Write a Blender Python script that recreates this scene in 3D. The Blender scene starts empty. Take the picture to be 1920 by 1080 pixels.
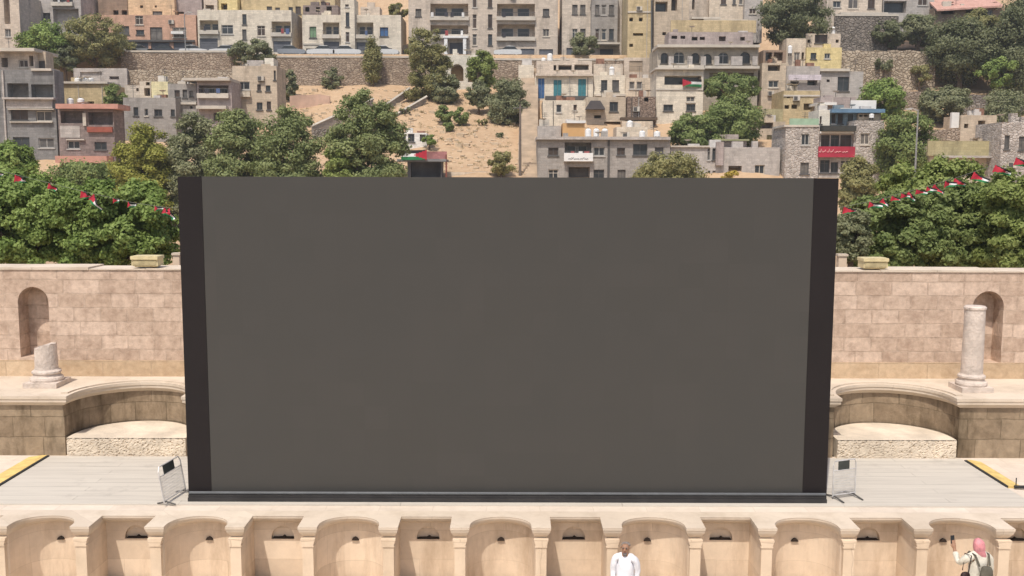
import bpy, math, random
import numpy as np
from mathutils import Vector, Matrix
random.seed(7); RNG = np.random.default_rng(7)
R = math.radians
scene = bpy.context.scene
COL = scene.collection

# ------------------------------------------------------------------ camera, sky, sun, exposure
CAM_H, FPX, PITCH, ROLL = 6.8, 1856.0, R(6.456), R(0.16)
cd = bpy.data.cameras.new('camera'); cam = bpy.data.objects.new('camera', cd); COL.objects.link(cam)
cd.sensor_width = 36.0; cd.lens = FPX / 1920 * 36.0; cd.clip_end = 2000; cd.clip_start = 0.1
Fw = Vector((0, math.cos(PITCH), -math.sin(PITCH)))
Up0 = Vector((0, math.sin(PITCH), math.cos(PITCH))); Rt0 = Vector((1, 0, 0))
Rt = Rt0 * math.cos(ROLL) + Up0 * math.sin(ROLL); Up = -Rt0 * math.sin(ROLL) + Up0 * math.cos(ROLL)
cam.matrix_world = Matrix(((Rt.x, Up.x, -Fw.x, 0), (Rt.y, Up.y, -Fw.y, 0), (Rt.z, Up.z, -Fw.z, CAM_H), (0, 0, 0, 1)))
scene.camera = cam

SUN_AZ, SUN_EL = R(19), R(60)
sv = Vector((-math.sin(SUN_AZ) * math.cos(SUN_EL), -math.cos(SUN_AZ) * math.cos(SUN_EL), math.sin(SUN_EL)))
w = bpy.data.worlds.new('World'); scene.world = w; w.use_nodes = True
nt = w.node_tree; bg = nt.nodes['Background']
sk = nt.nodes.new('ShaderNodeTexSky'); sk.sky_type = 'NISHITA'; sk.sun_disc = False
sk.sun_elevation = SUN_EL; sk.sun_rotation = math.atan2(sv.x, sv.y); sk.dust_density = 3.0; sk.air_density = 1.0
nt.links.new(sk.outputs[0], bg.inputs[0]); bg.inputs[1].default_value = 0.145
sl = bpy.data.lights.new('sun', 'SUN'); so = bpy.data.objects.new('sun', sl); COL.objects.link(so)
sl.energy = 3.6; sl.angle = R(0.55); sl.color = (1.0, 0.94, 0.85)
so.rotation_euler = (-sv).to_track_quat('-Z', 'Y').to_euler(); so.location = (0, 0, 60)
scene.view_settings.view_transform = 'Standard'; scene.view_settings.look = 'None'
scene.view_settings.exposure = 0.0; scene.view_settings.gamma = 1.0
scene.cycles.max_bounces = 5; scene.cycles.diffuse_bounces = 3; scene.cycles.transmission_bounces = 2
scene.cycles.use_denoising = True

# ------------------------------------------------------------------ pixel rays -> world points (real depths)
def ray(px, py):
    return Fw + Rt * ((px - 960) / FPX) + Up * ((540 - py) / FPX)
def P(px, py, Y):
    d = ray(px, py); return d * (Y / d.y) + Vector((0, 0, CAM_H))
def G(px, py, z):
    d = ray(px, py); return d * ((z - CAM_H) / d.z) + Vector((0, 0, CAM_H))

# ------------------------------------------------------------------ materials
MATS = {}
def new_mat(name):
    m = bpy.data.materials.new(name); m.use_nodes = True
    return m, m.node_tree, m.node_tree.nodes['Principled BSDF']
def N(nt, t, **kw):
    n = nt.nodes.new(t)
    for k, v in kw.items(): setattr(n, k, v)
    return n
def mixc(nt, f, a, b, mode='MIX'):
    n = N(nt, 'ShaderNodeMix', data_type='RGBA', blend_type=mode)
    for s, v in ((0, f), (6, a), (7, b)):
        if hasattr(v, 'links') or hasattr(v, 'is_linked'): nt.links.new(v, n.inputs[s])
        else: n.inputs[s].default_value = v if s == 0 else (v[0], v[1], v[2], 1)
    return n.outputs[2]
def ramp(nt, f, a, b):
    n = N(nt, 'ShaderNodeMapRange'); nt.links.new(f, n.inputs[0])
    n.inputs[1].default_value = a; n.inputs[2].default_value = b
    return n.outputs[0]
def noise(nt, vec, scale, detail=4.0, rough=0.6):
    n = N(nt, 'ShaderNodeTexNoise'); n.inputs['Scale'].default_value = scale
    n.inputs['Detail'].default_value = detail; n.inputs['Roughness'].default_value = rough
    if vec is not None: nt.links.new(vec, n.inputs['Vector'])
    return n.outputs[0]
def objco(nt): return N(nt, 'ShaderNodeTexCoord').outputs['Object']
def scalev(nt, vec, s):
    m = N(nt, 'ShaderNodeVectorMath', operation='MULTIPLY'); nt.links.new(vec, m.inputs[0]); m.inputs[1].default_value = s
    return m.outputs[0]

def plain(name, col, rough=0.8, var=0.15, scale=3.0, metal=0.0, bump=0.0, spec=0.3):
    if name in MATS: return MATS[name]
    m, nt, b = new_mat(name); v = objco(nt)
    n1 = noise(nt, v, scale)
    lo = [c * (1 - var) for c in col]; hi = [min(1, c * (1 + var)) for c in col]
    nt.links.new(mixc(nt, ramp(nt, n1, .3, .7), lo, hi), b.inputs['Base Color'])
    b.inputs['Roughness'].default_value = rough; b.inputs['Metallic'].default_value = metal
    b.inputs['Specular IOR Level'].default_value = spec
    if bump:
        bp = N(nt, 'ShaderNodeBump'); bp.inputs['Strength'].default_value = bump; bp.inputs['Distance'].default_value = .05
        nt.links.new(noise(nt, v, scale * 6, 6), bp.inputs['Height']); nt.links.new(bp.outputs[0], b.inputs['Normal'])
    MATS[name] = m; return m

def blocks(name, c1, c2, mortar, bw, bh, stain=(.12, .09, .06), stain_amt=.5, stain_scale=.6, msize=.012, bump=.5, streak=True, flat=False, grain=.25):
    """coursed stone: brick pattern on (x+y, z), per-block tone, stains and grain"""
    if name in MATS: return MATS[name]
    m, nt, b = new_mat(name); v = objco(nt)
    sp = N(nt, 'ShaderNodeSeparateXYZ'); nt.links.new(v, sp.inputs[0])
    cb = N(nt, 'ShaderNodeCombineXYZ')
    if flat:
        nt.links.new(sp.outputs[0], cb.inputs[0]); nt.links.new(sp.outputs[1], cb.inputs[1])
    else:
        ad = N(nt, 'ShaderNodeMath', operation='ADD'); nt.links.new(sp.outputs[0], ad.inputs[0]); nt.links.new(sp.outputs[1], ad.inputs[1])
        nt.links.new(ad.outputs[0], cb.inputs[0]); nt.links.new(sp.outputs[2], cb.inputs[1])
    wob = N(nt, 'ShaderNodeTexNoise'); wob.inputs['Scale'].default_value = 1.3 / bw; nt.links.new(v, wob.inputs['Vector'])
    wv = N(nt, 'ShaderNodeVectorMath', operation='MULTIPLY_ADD'); nt.links.new(wob.outputs['Color'], wv.inputs[0])
    wv.inputs[1].default_value = (bh * .13, bh * .13, 0); nt.links.new(cb.outputs[0], wv.inputs[2])
    br = N(nt, 'ShaderNodeTexBrick'); nt.links.new(wv.outputs[0], br.inputs['Vector'])
    br.offset = .43; br.squash = 1.35; br.squash_frequency = 3
    br.inputs['Scale'].default_value = 1; br.inputs['Brick Width'].default_value = bw; br.inputs['Row Height'].default_value = bh
    br.inputs['Mortar Size'].default_value = msize; br.inputs['Mortar Smooth'].default_value = .3; br.inputs['Bias'].default_value = 0
    br.inputs['Color1'].default_value = (*c1, 1); br.inputs['Color2'].default_value = (*c2, 1); br.inputs['Mortar'].default_value = (*mortar, 1)
    col = br.outputs['Color']
    g = noise(nt, v, 7 / bh * .3, 6, .7)
    col = mixc(nt, grain, col, mixc(nt, ramp(nt, g, .25, .75), [c * .55 for c in c1], [min(1, c * 1.35) for c in c2]))
    vs = scalev(nt, v, (1, 1, .28)) if streak else v
    st = noise(nt, vs, stain_scale, 7, .68)
    mm = N(nt, 'ShaderNodeMath', operation='MULTIPLY'); nt.links.new(ramp(nt, st, .48, .72), mm.inputs[0]); mm.inputs[1].default_value = stain_amt
    col = mixc(nt, mm.outputs[0], col, stain)
    nt.links.new(col, b.inputs['Base Color'])
    b.inputs['Roughness'].default_value = .92; b.inputs['Specular IOR Level'].default_value = .15
    if bump:
        h = N(nt, 'ShaderNodeMath', operation='MULTIPLY_ADD'); nt.links.new(br.outputs['Fac'], h.inputs[0]); h.inputs[1].default_value = -.8
        nt.links.new(g, h.inputs[2])
        bp = N(nt, 'ShaderNodeBump'); bp.inputs['Strength'].default_value = bump; bp.inputs['Distance'].default_value = .03
        nt.links.new(h.outputs[0], bp.inputs['Height']); nt.links.new(bp.outputs[0], b.inputs['Normal'])
    MATS[name] = m; return m

def rubble(name, c1, c2, mortar, size, stain=(.12, .09, .06), stain_amt=.5, bump=1.0, edge=.07, stretch=1.45):
    """irregular field stones: voronoi cells with dark joints"""
    if name in MATS: return MATS[name]
    m, nt, b = new_mat(name); v = objco(nt)
    wob = N(nt, 'ShaderNodeTexNoise'); wob.inputs['Scale'].default_value = .9 / size; nt.links.new(v, wob.inputs['Vector'])
    wv = N(nt, 'ShaderNodeVectorMath', operation='MULTIPLY_ADD'); nt.links.new(wob.outputs['Color'], wv.inputs[0]); wv.inputs[1].default_value = (size * .7,) * 3; nt.links.new(v, wv.inputs[2])
    vv = scalev(nt, wv.outputs[0], (1, 1, stretch))
    vo = N(nt, 'ShaderNodeTexVoronoi'); vo.inputs['Scale'].default_value = 1 / size; nt.links.new(vv, vo.inputs['Vector'])
    ve = N(nt, 'ShaderNodeTexVoronoi', feature='DISTANCE_TO_EDGE'); ve.inputs['Scale'].default_value = 1 / size; nt.links.new(vv, ve.inputs['Vector'])
    sp = N(nt, 'ShaderNodeSeparateXYZ'); nt.links.new(vo.outputs['Color'], sp.inputs[0])
    col = mixc(nt, sp.outputs[0], c1, c2)
    g = noise(nt, v, 3.2 / size, 6, .7); col = mixc(nt, .35, col, mixc(nt, ramp(nt, g, .25, .75), [c * .5 for c in c1], [min(1, c * 1.3) for c in c2]))
    ed = ramp(nt, ve.outputs['Distance'], edge, 0.0); col = mixc(nt, ed, col, mortar)
    st = noise(nt, v, .45 / max(size, .4) * .6, 7, .68); mm = N(nt, 'ShaderNodeMath', operation='MULTIPLY'); nt.links.new(ramp(nt, st, .45, .7), mm.inputs[0]); mm.inputs[1].default_value = stain_amt
    col = mixc(nt, mm.outputs[0], col, stain)
    nt.links.new(col, b.inputs['Base Color']); b.inputs['Roughness'].default_value = .95; b.inputs['Specular IOR Level'].default_value = .1
    h = N(nt, 'ShaderNodeMath', operation='MULTIPLY_ADD'); nt.links.new(ramp(nt, ve.outputs['Distance'], 0, .16), h.inputs[0]); h.inputs[1].default_value = 1.0; nt.links.new(g, h.inputs[2])
    bp = N(nt, 'ShaderNodeBump'); bp.inputs['Strength'].default_value = bump; bp.inputs['Distance'].default_value = size * .2
    nt.links.new(h.outputs[0], bp.inputs['Height']); nt.links.new(bp.outputs[0], b.inputs['Normal'])
    MATS[name] = m; return m

def facade(name, c, blk=.28, stain_amt=.62, contrast=.2):
    c = [min(.8, x * 1.1) for x in c]; c1 = [x * (1 - contrast) for x in c]; c2 = [min(1, x * (1 + contrast)) for x in c]
    return blocks('facade_' + name, c1, c2, [x * .8 for x in c], blk * 2.1, blk, stain=[x * .42 for x in c],
                  stain_amt=min(.8, stain_amt * 1.2), stain_scale=.7, msize=.02, bump=.3, grain=.4)

def leafmat(name, c1, c2):
    if name in MATS: return MATS[name]
    m, nt, b = new_mat(name)
    at = N(nt, 'ShaderNodeAttribute', attribute_name='tint')
    col = mixc(nt, at.outputs['Fac'], c1, c2)
    nt.links.new(col, b.inputs['Base Color']); b.inputs['Roughness'].default_value = .6; b.inputs['Specular IOR Level'].default_value = .25
    tr = N(nt, 'ShaderNodeBsdfTranslucent'); nt.links.new(mixc(nt, .5, col, (.18, .25, .06)), tr.inputs[0])
    mx = N(nt, 'ShaderNodeMixShader'); mx.inputs[0].default_value = .36
    nt.links.new(b.outputs[0], mx.inputs[1]); nt.links.new(tr.outputs[0], mx.inputs[2])
    nt.links.new(mx.outputs[0], nt.nodes['Material Output'].inputs[0])
    MATS[name] = m; return m

# ------------------------------------------------------------------ mesh collector
ORG = {}
class MB:
    def __init__(s): s.v = []; s.f = []; s.m = []
    def face(s, pts, m=0):
        i = len(s.v); s.v += [tuple(p) for p in pts]; s.f.append(tuple(range(i, i + len(pts)))); s.m.append(m)
    def box(s, x0, x1, y0, y1, z0, z1, m=0):
        i = len(s.v)
        s.v += [(x, y, z) for z in (z0, z1) for y in (y0, y1) for x in (x0, x1)]
        for q in ((0, 2, 3, 1), (4, 5, 7, 6), (0, 1, 5, 4), (2, 6, 7, 3), (0, 4, 6, 2), (1, 3, 7, 5)):
            s.f.append(tuple(i + k for k in q)); s.m.append(m)
    def obox(s, c, ux, uy, uz, m=0):
        c, ux, uy, uz = map(Vector, (c, ux, uy, uz)); i = len(s.v)
        s.v += [tuple(c + ux * a + uy * b + uz * d) for d in (-1, 1) for b in (-1, 1) for a in (-1, 1)]
        for q in ((0, 2, 3, 1), (4, 5, 7, 6), (0, 1, 5, 4), (2, 6, 7, 3), (0, 4, 6, 2), (1, 3, 7, 5)):
            s.f.append(tuple(i + k for k in q)); s.m.append(m)
    def prism(s, poly, y0, y1, m=0):          # poly of (x,z), extruded in y
        n = len(poly); i = len(s.v)
        s.v += [(x, y0, z) for x, z in poly] + [(x, y1, z) for x, z in poly]
        s.f.append(tuple(range(i, i + n))); s.m.append(m); s.f.append(tuple(range(i + 2 * n - 1, i + n - 1, -1))); s.m.append(m)
        for k in range(n):
            j = (k + 1) % n; s.f.append((i + k, i + n + k, i + n + j, i + j)); s.m.append(m)
    def prismz(s, poly, z0, z1, m=0):         # poly of (x,y), extruded in z
        n = len(poly); i = len(s.v)
        s.v += [(x, y, z0) for x, y in poly] + [(x, y, z1) for x, y in poly]
        s.f.append(tuple(range(i + n - 1, i - 1, -1))); s.m.append(m); s.f.append(tuple(range(i + n, i + 2 * n))); s.m.append(m)
        for k in range(n):
            j = (k + 1) % n; s.f.append((i + k, i + j, i + n + j, i + n + k)); s.m.append(m)
    def tube(s, pts, rad, n=6, m=0, cap=True):
        pts = [Vector(p) for p in pts]
        if not hasattr(rad, '__len__'): rad = [rad] * len(pts)
        i = len(s.v)
        for k, p in enumerate(pts):
            d = (pts[min(k + 1, len(pts) - 1)] - pts[max(k - 1, 0)]).normalized()
            a = d.orthogonal().normalized() if abs(d.z) > .95 else d.cross(Vector((0, 0, 1))).normalized()
            b = d.cross(a)
            for q in range(n):
                t = 2 * math.pi * q / n; s.v.append(tuple(p + (a * math.cos(t) + b * math.sin(t)) * rad[k]))
        for k in range(len(pts) - 1):
            for q in range(n):
                r = (q + 1) % n; o = i + k * n
                s.f.append((o + q, o + r, o + n + r, o + n + q)); s.m.append(m)
        if cap:
            s.f.append(tuple(i + q for q in range(n - 1, -1, -1))); s.m.append(m)
            o = i + (len(pts) - 1) * n; s.f.append(tuple(o + q for q in range(n))); s.m.append(m)
    def lathe(s, c, prof, n=20, m=0, jit=0.0):
        i = len(s.v); c = Vector(c)
        for r, z in prof:
            for q in range(n):
                t = 2 * math.pi * q / n; rr = r * (1 + random.uniform(-jit, jit))
                s.v.append((c.x + rr * math.cos(t), c.y + rr * math.sin(t), c.z + z))
        for k in range(len(prof) - 1):
            for q in range(n):
                r = (q + 1) % n; o = i + k * n; s.f.append((o + q, o + r, o + n + r, o + n + q)); s.m.append(m)
        o = i + (len(prof) - 1) * n; s.f.append(tuple(o + q for q in range(n))); s.m.append(m)
    def build(s, name, mats, parent=None, org=None, smooth=False):
        if not isinstance(mats, (list, tuple)): mats = [mats]
        o3 = Vector(ORG[parent.name]) if parent is not None else Vector(org or (0, 0, 0))
        me = bpy.data.meshes.new(name)
        me.from_pydata([(x - o3.x, y - o3.y, z - o3.z) for x, y, z in s.v], [], s.f)
        for m in mats: me.materials.append(m)
        me.polygons.foreach_set('material_index', s.m)
        if smooth: me.polygons.foreach_set('use_smooth', [True] * len(s.f))
        me.update()
        ob = bpy.data.objects.new(name, me); COL.objects.link(ob)
        if parent is not None: ob.parent = parent
        else: ob.location = o3
        ORG[ob.name] = tuple(o3)
        return ob

def tag(o, label=None, cat=None, group=None, kind=None):
    for k, v in (('label', label), ('category', cat), ('group', group), ('kind', kind)):
        if v: o[k] = v
    if cat and not kind: o['kind'] = 'thing'
    return o
def thing(name, label, cat, loc, group=None):
    o = bpy.data.objects.new(name, None); COL.objects.link(o); o.location = loc; o.empty_display_size = .3
    ORG[o.name] = tuple(loc); return tag(o, label, cat, group)

# ------------------------------------------------------------------ wall with real openings
def wall_holes(mb, x0, x1, z0, z1, y, holes, m=0):
    """front face at y (looking -Y) with rectangular openings; each hole: (hx0,hx1,hz0,hz1,depth,arch)"""
    xs = sorted({x0, x1, *[h[0] for h in holes], *[h[1] for h in holes]}); zs = sorted({z0, z1, *[h[2] for h in holes], *[h[3] for h in holes]})
    xs = [x for x in xs if x0 <= x <= x1]; zs = [z for z in zs if z0 <= z <= z1]
    for a, b in zip(xs, xs[1:]):
        run = None
        for c, d in zip(zs, zs[1:]):
            cx, cz = (a + b) / 2, (c + d) / 2
            if any(h[0] < cx < h[1] and h[2] < cz < h[3] for h in holes):
                if run is not None: mb.face([(a, y, run), (b, y, run), (b, y, c), (a, y, c)], m); run = None
            elif run is None: run = c
        if run is not None: mb.face([(a, y, run), (b, y, run), (b, y, z1), (a, y, z1)], m)
    for hx0, hx1, hz0, hz1, dp, arch in holes:
        yb = y + dp
        mb.face([(hx0, y, hz0), (hx0, yb, hz0), (hx0, yb, hz1), (hx0, y, hz1)], m)
        mb.face([(hx1, y, hz1), (hx1, yb, hz1), (hx1, yb, hz0), (hx1, y, hz0)], m)
        mb.face([(hx0, y, hz1), (hx0, yb, hz1), (hx1, yb, hz1), (hx1, y, hz1)], m)
        mb.face([(hx0, y, hz0), (hx1, y, hz0), (hx1, yb, hz0), (hx0, yb, hz0)], m)
        mb.face([(hx0, yb, hz0), (hx1, yb, hz0), (hx1, yb, hz1), (hx0, yb, hz1)], m)
        if arch:                                # spandrels that turn the top into an arch
            cx, r = (hx0 + hx1) / 2, (hx1 - hx0) / 2; ra = min(r * arch, (hz1 - hz0)); n = 16; zc = hz1 - ra
            pts = [(cx - r * math.cos(math.pi * k / n), zc + ra * math.sin(math.pi * k / n)) for k in range(n + 1)]
            for (ax, az), (bx, bz) in zip(pts, pts[1:]):
                mb.face([(ax, y + .002, az), (bx, y + .002, bz), (bx, y + .002, hz1), (ax, y + .002, hz1)], m)
                mb.face([(ax, y + .002, az), (ax, yb - .002, az), (bx, yb - .002, bz), (bx, y + .002, bz)], m)

# shared small materials
GLASS = plain('dark_glass', (.035, .04, .045), .18, .5, .8, spec=.5)
GLASS2 = plain('brown_glass', (.07, .05, .04), .3, .5, .8)
FRAME = plain('window_frame', (.42, .40, .37), .6, .1)
DFRAME = plain('dark_frame', (.09, .085, .08), .6, .2)
SLAB = plain('pale_slab', (.52, .47, .40), .85, .15, .8)
SHUT = plain('grey_shutter', (.12, .125, .14), .55, .25, .7)
WHITE = plain('white_paint', (.74, .73, .71), .6, .08)

JUNK1 = plain('rusty_junk', (.24, .13, .09), .9, .35, 2); JUNK2 = plain('pale_junk', (.52, .49, .46), .8, .2, 2)
LAUNDRY = [plain('cloth_' + n_, c_, .95, .15, 4) for n_, c_ in (('white', (.65, .64, .62)), ('blue', (.10, .14, .26)), ('red', (.30, .07, .07)), ('dark', (.05, .05, .06)))]
WTONES = [GLASS, GLASS, GLASS2, plain('curtained_glass', (.15, .135, .12), .4, .4, 1.5), plain('shuttered_pane', (.10, .095, .09), .6, .3, 2)]
def add_window(t, x0, x1, z0, z1, y, dp, pane=None, frame=None, arch=0):
    yb = y + dp; fw = min(.09, (x1 - x0) * .12); f = MB()
    fm = frame or random.choice([FRAME, DFRAME, DFRAME, DFRAME, SLAB])
    e = .004
    f.box(x0 + e, x0 + fw, yb - .08, yb - .004, z0 + e, z1 - e); f.box(x1 - fw, x1 - e, yb - .08, yb - .004, z0 + e, z1 - e)
    f.box(x0 + fw, x1 - fw, yb - .08, yb - .004, z0 + e, z0 + fw); f.box(x0 + fw, x1 - fw, yb - .08, yb - .004, z1 - fw, z1 - e)
    if x1 - x0 > .75: f.box((x0 + x1) / 2 - fw * .4, (x0 + x1) / 2 + fw * .4, yb - .075, yb - .006, z0 + fw, z1 - fw)
    if (z1 - z0) > 1.3: f.box(x0 + fw, x1 - fw, yb - .077, yb - .005, z1 - (z1 - z0) * .28 - .03, z1 - (z1 - z0) * .28 + .03)
    f.box(x0 - .1, x1 + .1, y - .1, y - .003, z0 - .14, z0 - .01)      # sill
    o = f.build('window', fm, t)
    p = MB(); p.box(x0 + fw * .5, x1 - fw * .5, yb - .05, yb - .03, z0 + fw * .5, z1 - fw * .5); p.build('pane', pane or random.choice(WTONES), o)
    return o

SH_BLUE = plain('blue_shutter', (.05, .12, .26), .6, .2); SH_TEAL = plain('teal_shutter', (.05, .19, .22), .6, .2); SH_GREEN = plain('green_shutter', (.17, .28, .16), .6, .2)
def wing(t, name, x0, x1, y0, y1, D, depth, mat, wins=(), base=3.0, parapet=.0, extra=None):
    a = P(x0, (y0 + y1) / 2, D); b = P(x1, (y0 + y1) / 2, D); xm = (x0 + x1) / 2
    X0, X1 = a.x, b.x; Z1 = P(xm, y0, D).z; Z0 = P(xm, y1, D).z - base
    holes = []; todo = []
    for wn in wins:
        k = wn[0]; hx0 = P(wn[1], wn[3], D).x; hx1 = P(wn[2], wn[3], D).x; hz1 = P(xm, wn[3], D).z; hz0 = P(xm, wn[4], D).z
        hx0 = max(hx0, X0 + .12); hx1 = min(hx1, X1 - .12); hz1 = min(hz1, Z1 - .12); hz0 = max(hz0, Z0 + .05)
        if hx1 - hx0 < .15 or hz1 - hz0 < .15: continue
        dp = {'w': .22, 'a': .3, 'A': 2.2, 'o': 1.2, 'B': 1.5, 's': .2, 'd': .16}[k]; dp = min(dp, depth - .3)
        holes.append((hx0, hx1, hz0, hz1, dp, {'a': 1.0, 'A': 1.0}.get(k, 0))); todo.append((k, hx0, hx1, hz0, hz1, dp, wn[5] if len(wn) > 5 else None))
    mb = MB(); wall_holes(mb, X0, X1, Z0, Z1, D, holes)
    Y1 = D + depth
    mb.face([(X0, Y1, Z0), (X0, D, Z0), (X0, D, Z1), (X0, Y1, Z1)]); mb.face([(X1, D, Z0), (X1, Y1, Z0), (X1, Y1, Z1), (X1, D, Z1)])
    mb.face([(X1, Y1, Z0), (X0, Y1, Z0), (X0, Y1, Z1), (X1, Y1, Z1)]); mb.face([(X0, D, Z1), (X1, D, Z1), (X1, Y1, Z1), (X0, Y1, Z1)])
    if parapet:
        z2 = Z1 + parapet; e = .003
        mb.box(X0 + e, X1 - e, D + e, D + .25, Z1 - .05, z2); mb.box(X0 + e, X0 + .25, D + .25, Y1 - e, Z1 - .05, z2); mb.box(X1 - .25, X1 - e, D + .25, Y1 - e, Z1 - .05, z2)
    mb.build(name, mat, t)
    for k, hx0, hx1, hz0, hz1, dp, ex in todo:
        if k in 'wa': add_window(t, hx0, hx1, hz0, hz1, D, dp, pane=ex)
        elif k == 's':
            s = MB(); n = max(3, int((hz1 - hz0) / .25))
            for q in range(n):
                za = hz0 + (hz1 - hz0) * q / n; zb = hz0 + (hz1 - hz0) * (q + 1) / n
                s.box(hx0 + .02, hx1 - .02, D + dp - .07 - .02 * (q % 2), D + dp - .01, za + .004, zb - .004)
            s.build('shutter', ex or SHUT, t)
        elif k == 'd':
            s = MB(); n = 2 if hx1 - hx0 > .7 else 1
            for q in range(n):
                xa = hx0 + (hx1 - hx0) * q / n + .02; xb = hx0 + (hx1 - hx0) * (q + 1) / n - .02
                s.box(xa, xb, D + .05, D + .1, hz0 + .02, hz1 - .02)
                for j in range(8):
                    zz = hz0 + (hz1 - hz0) * (j + .5) / 8; s.box(xa + .06, xb - .06, D + .035, D + .049, zz - .06, zz + .06)
            s.build('shutter', ex or SH_BLUE, t)
        elif k == 'B':
            s = MB(); s.box(hx0 - .1, hx1 + .1, D - .5, D - .004, hz0 - .22, hz0 - .02)
            s.box(hx0 - .1, hx1 + .1, D - .5, D - .4, hz0 - .02, hz0 + .38)
            s.box(hx0 - .1, hx0, D - .4, D - .004, hz0 - .02, hz0 + .38); s.box(hx1, hx1 + .1, D - .4, D - .004, hz0 - .02, hz0 + .38)
            bo = s.build('balcony', ex or SLAB, t)
            r = MB(); r.tube([(hx0 - .05, D - .45, hz0 + .95), (hx1 + .05, D - .45, hz0 + .95)], .03, 5)
            nb = max(4, int((hx1 - hx0) / .35))
            for q in range(nb + 1):
                xx = hx0 + (hx1 - hx0) * q / nb; r.tube([(xx, D - .45, hz0 + .36), (xx, D - .45, hz0 + .95)], .014, 4)
            r.build('railing', DFRAME, bo)
            lr = random.Random(int(hx0 * 31)); xx = hx0 + .1
            while xx < hx1 - .6:
                if lr.random() < .4:
                    q = MB(); w_, h_ = lr.uniform(.3, .6), lr.uniform(.4, .8); nq = 4
                    for i_ in range(nq): q.obox((xx + w_ * (i_ + .5) / nq, D - .53 - .02 * (i_ % 2), hz0 + .95 - h_ / 2), (w_ / nq / 2, .012 * (1 if i_ % 2 else -1), 0), (0, .008, 0), (0, 0, h_ / 2))
                    q.build('laundry', lr.choice(LAUNDRY), bo)
                xx += lr.uniform(.5, 1.0)
            wd = (hx1 - hx0); yb = D + dp
            for c0 in (.12, .55):
                xa = hx0 + wd * c0; xb = xa + wd * .3
                d = MB(); d.box(xa, xb, yb - .06, yb - .004, hz0 + .05, hz0 + (hz1 - hz0) * .78, 0)
                d.box(xa - .07, xa, yb - .09, yb - .006, hz0 + .05, hz0 + (hz1 - hz0) * .78, 1); d.box(xb, xb + .07, yb - .09, yb - .006, hz0 + .05, hz0 + (hz1 - hz0) * .78, 1)
                d.build('balcony_door', [GLASS, FRAME], t)
        elif k == 'o' and random.random() < .6:
            s = MB(); s.box(hx0 + .1, hx1 - .1, D + dp - .05, D + dp - .01, hz0 + .05, hz1 - .1); s.build('window', random.choice(WTONES), t)
        if k == 'A':
            s = MB(); s.box(hx0 + .05, hx1 - .05, D + dp - .05, D + dp - .01, hz0 + .02, hz1 - .3); s.build('gate', GLASS2, t)
    # things people fix to a wall: cooling units, a satellite dish, cables
    rr = random.Random(int(x0 * 3 + y0 * 7)); free = lambda xx, zz, w_=.6: all(xx + w_ < h[0] - .1 or xx - w_ > h[1] + .1 or zz + .5 < h[2] - .2 or zz - .5 > h[3] + .2 for h in holes)
    if name in ('wall', 'front_wall', 'right_wall', 'lower_storey', 'side_wing') and X1 - X0 > 3:
        for _ in range(max(1, int((X1 - X0) / 4))):
            xx, zz = rr.uniform(X0 + .8, X1 - .8), rr.uniform(Z0 + base + .8, Z1 - .8)
            if rr.random() < .75 and free(xx, zz):
                q = MB(); q.box(xx - .42, xx + .42, D - .38, D - .05, zz - .3, zz + .3, 0); q.box(xx - .36, xx + .1, D - .40, D - .382, zz - .24, zz + .24, 1); q.box(xx - .4, xx + .4, D - .3, D - .004, zz - .36, zz - .305, 1); q.build('cooling_unit', [SLAB, DFRAME], t)
        for _ in range(2):
            xx = rr.uniform(X0 + .5, X1 - .5)
            if rr.random() < .5 and all(xx < h[0] - .15 or xx > h[1] + .15 for h in holes):
                q = MB(); q.tube([(xx, D - .06, Z1 - .1), (xx + rr.uniform(-.05, .05), D - .06, (Z0 + Z1) / 2), (xx, D - .06, Z0 + 1)], .045, 5); q.build('drain_pipe', rr.choice([DFRAME, SLAB, FRAME]), t)
    if depth > 2.5 and name in ('wall', 'roof_room', 'upper_floor', 'attic', 'roof_storey', 'stair_tower') and y0 > 0:
        for _ in range(rr.randint(0, 2)):
            xx, yy = rr.uniform(X0 + .5, X1 - .5), D + rr.uniform(.4, min(2, depth - .3)); q = MB(); q.tube([(xx, yy, Z1 - .02), (xx, yy, Z1 + .8)], .035, 5, 1)
            q.lathe((xx, yy - .1, Z1 + .75), [(.08, 0), (.3, .06), (.42, .16), (.44, .17), (.3, .1), (.05, .04)], 12, 0); q.build('satellite_dish', [SLAB, DFRAME], t)
        for _ in range(rr.randint(1, 4)):
            xx, yy, w_, h_ = rr.uniform(X0 + .8, X1 - .8), D + rr.uniform(.5, min(2.4, depth - .6)), rr.uniform(.25, .7), rr.uniform(.3, 1.0)
            q = MB(); q.box(xx - w_, xx + w_, yy - .3, yy + .3, Z1 - .01, Z1 + h_); q.build('roof_block', rr.choice([SLAB, mat, JUNK1, JUNK2, mat]), t)
        if rr.random() < .6:
            xx, yy = rr.uniform(X0 + .5, X1 - .5), D + .8; q = MB(); q.tube([(xx, yy, Z1 - .02), (xx, yy, Z1 + 1.7)], .03, 4)
            for k_ in range(3): q.tube([(xx - .35, yy, Z1 + 1.2 + .2 * k_), (xx + .35, yy, Z1 + 1.2 + .2 * k_)], .02, 4)
            q.build('aerial', DFRAME, t)
    return X0, X1, Z0, Z1

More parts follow.
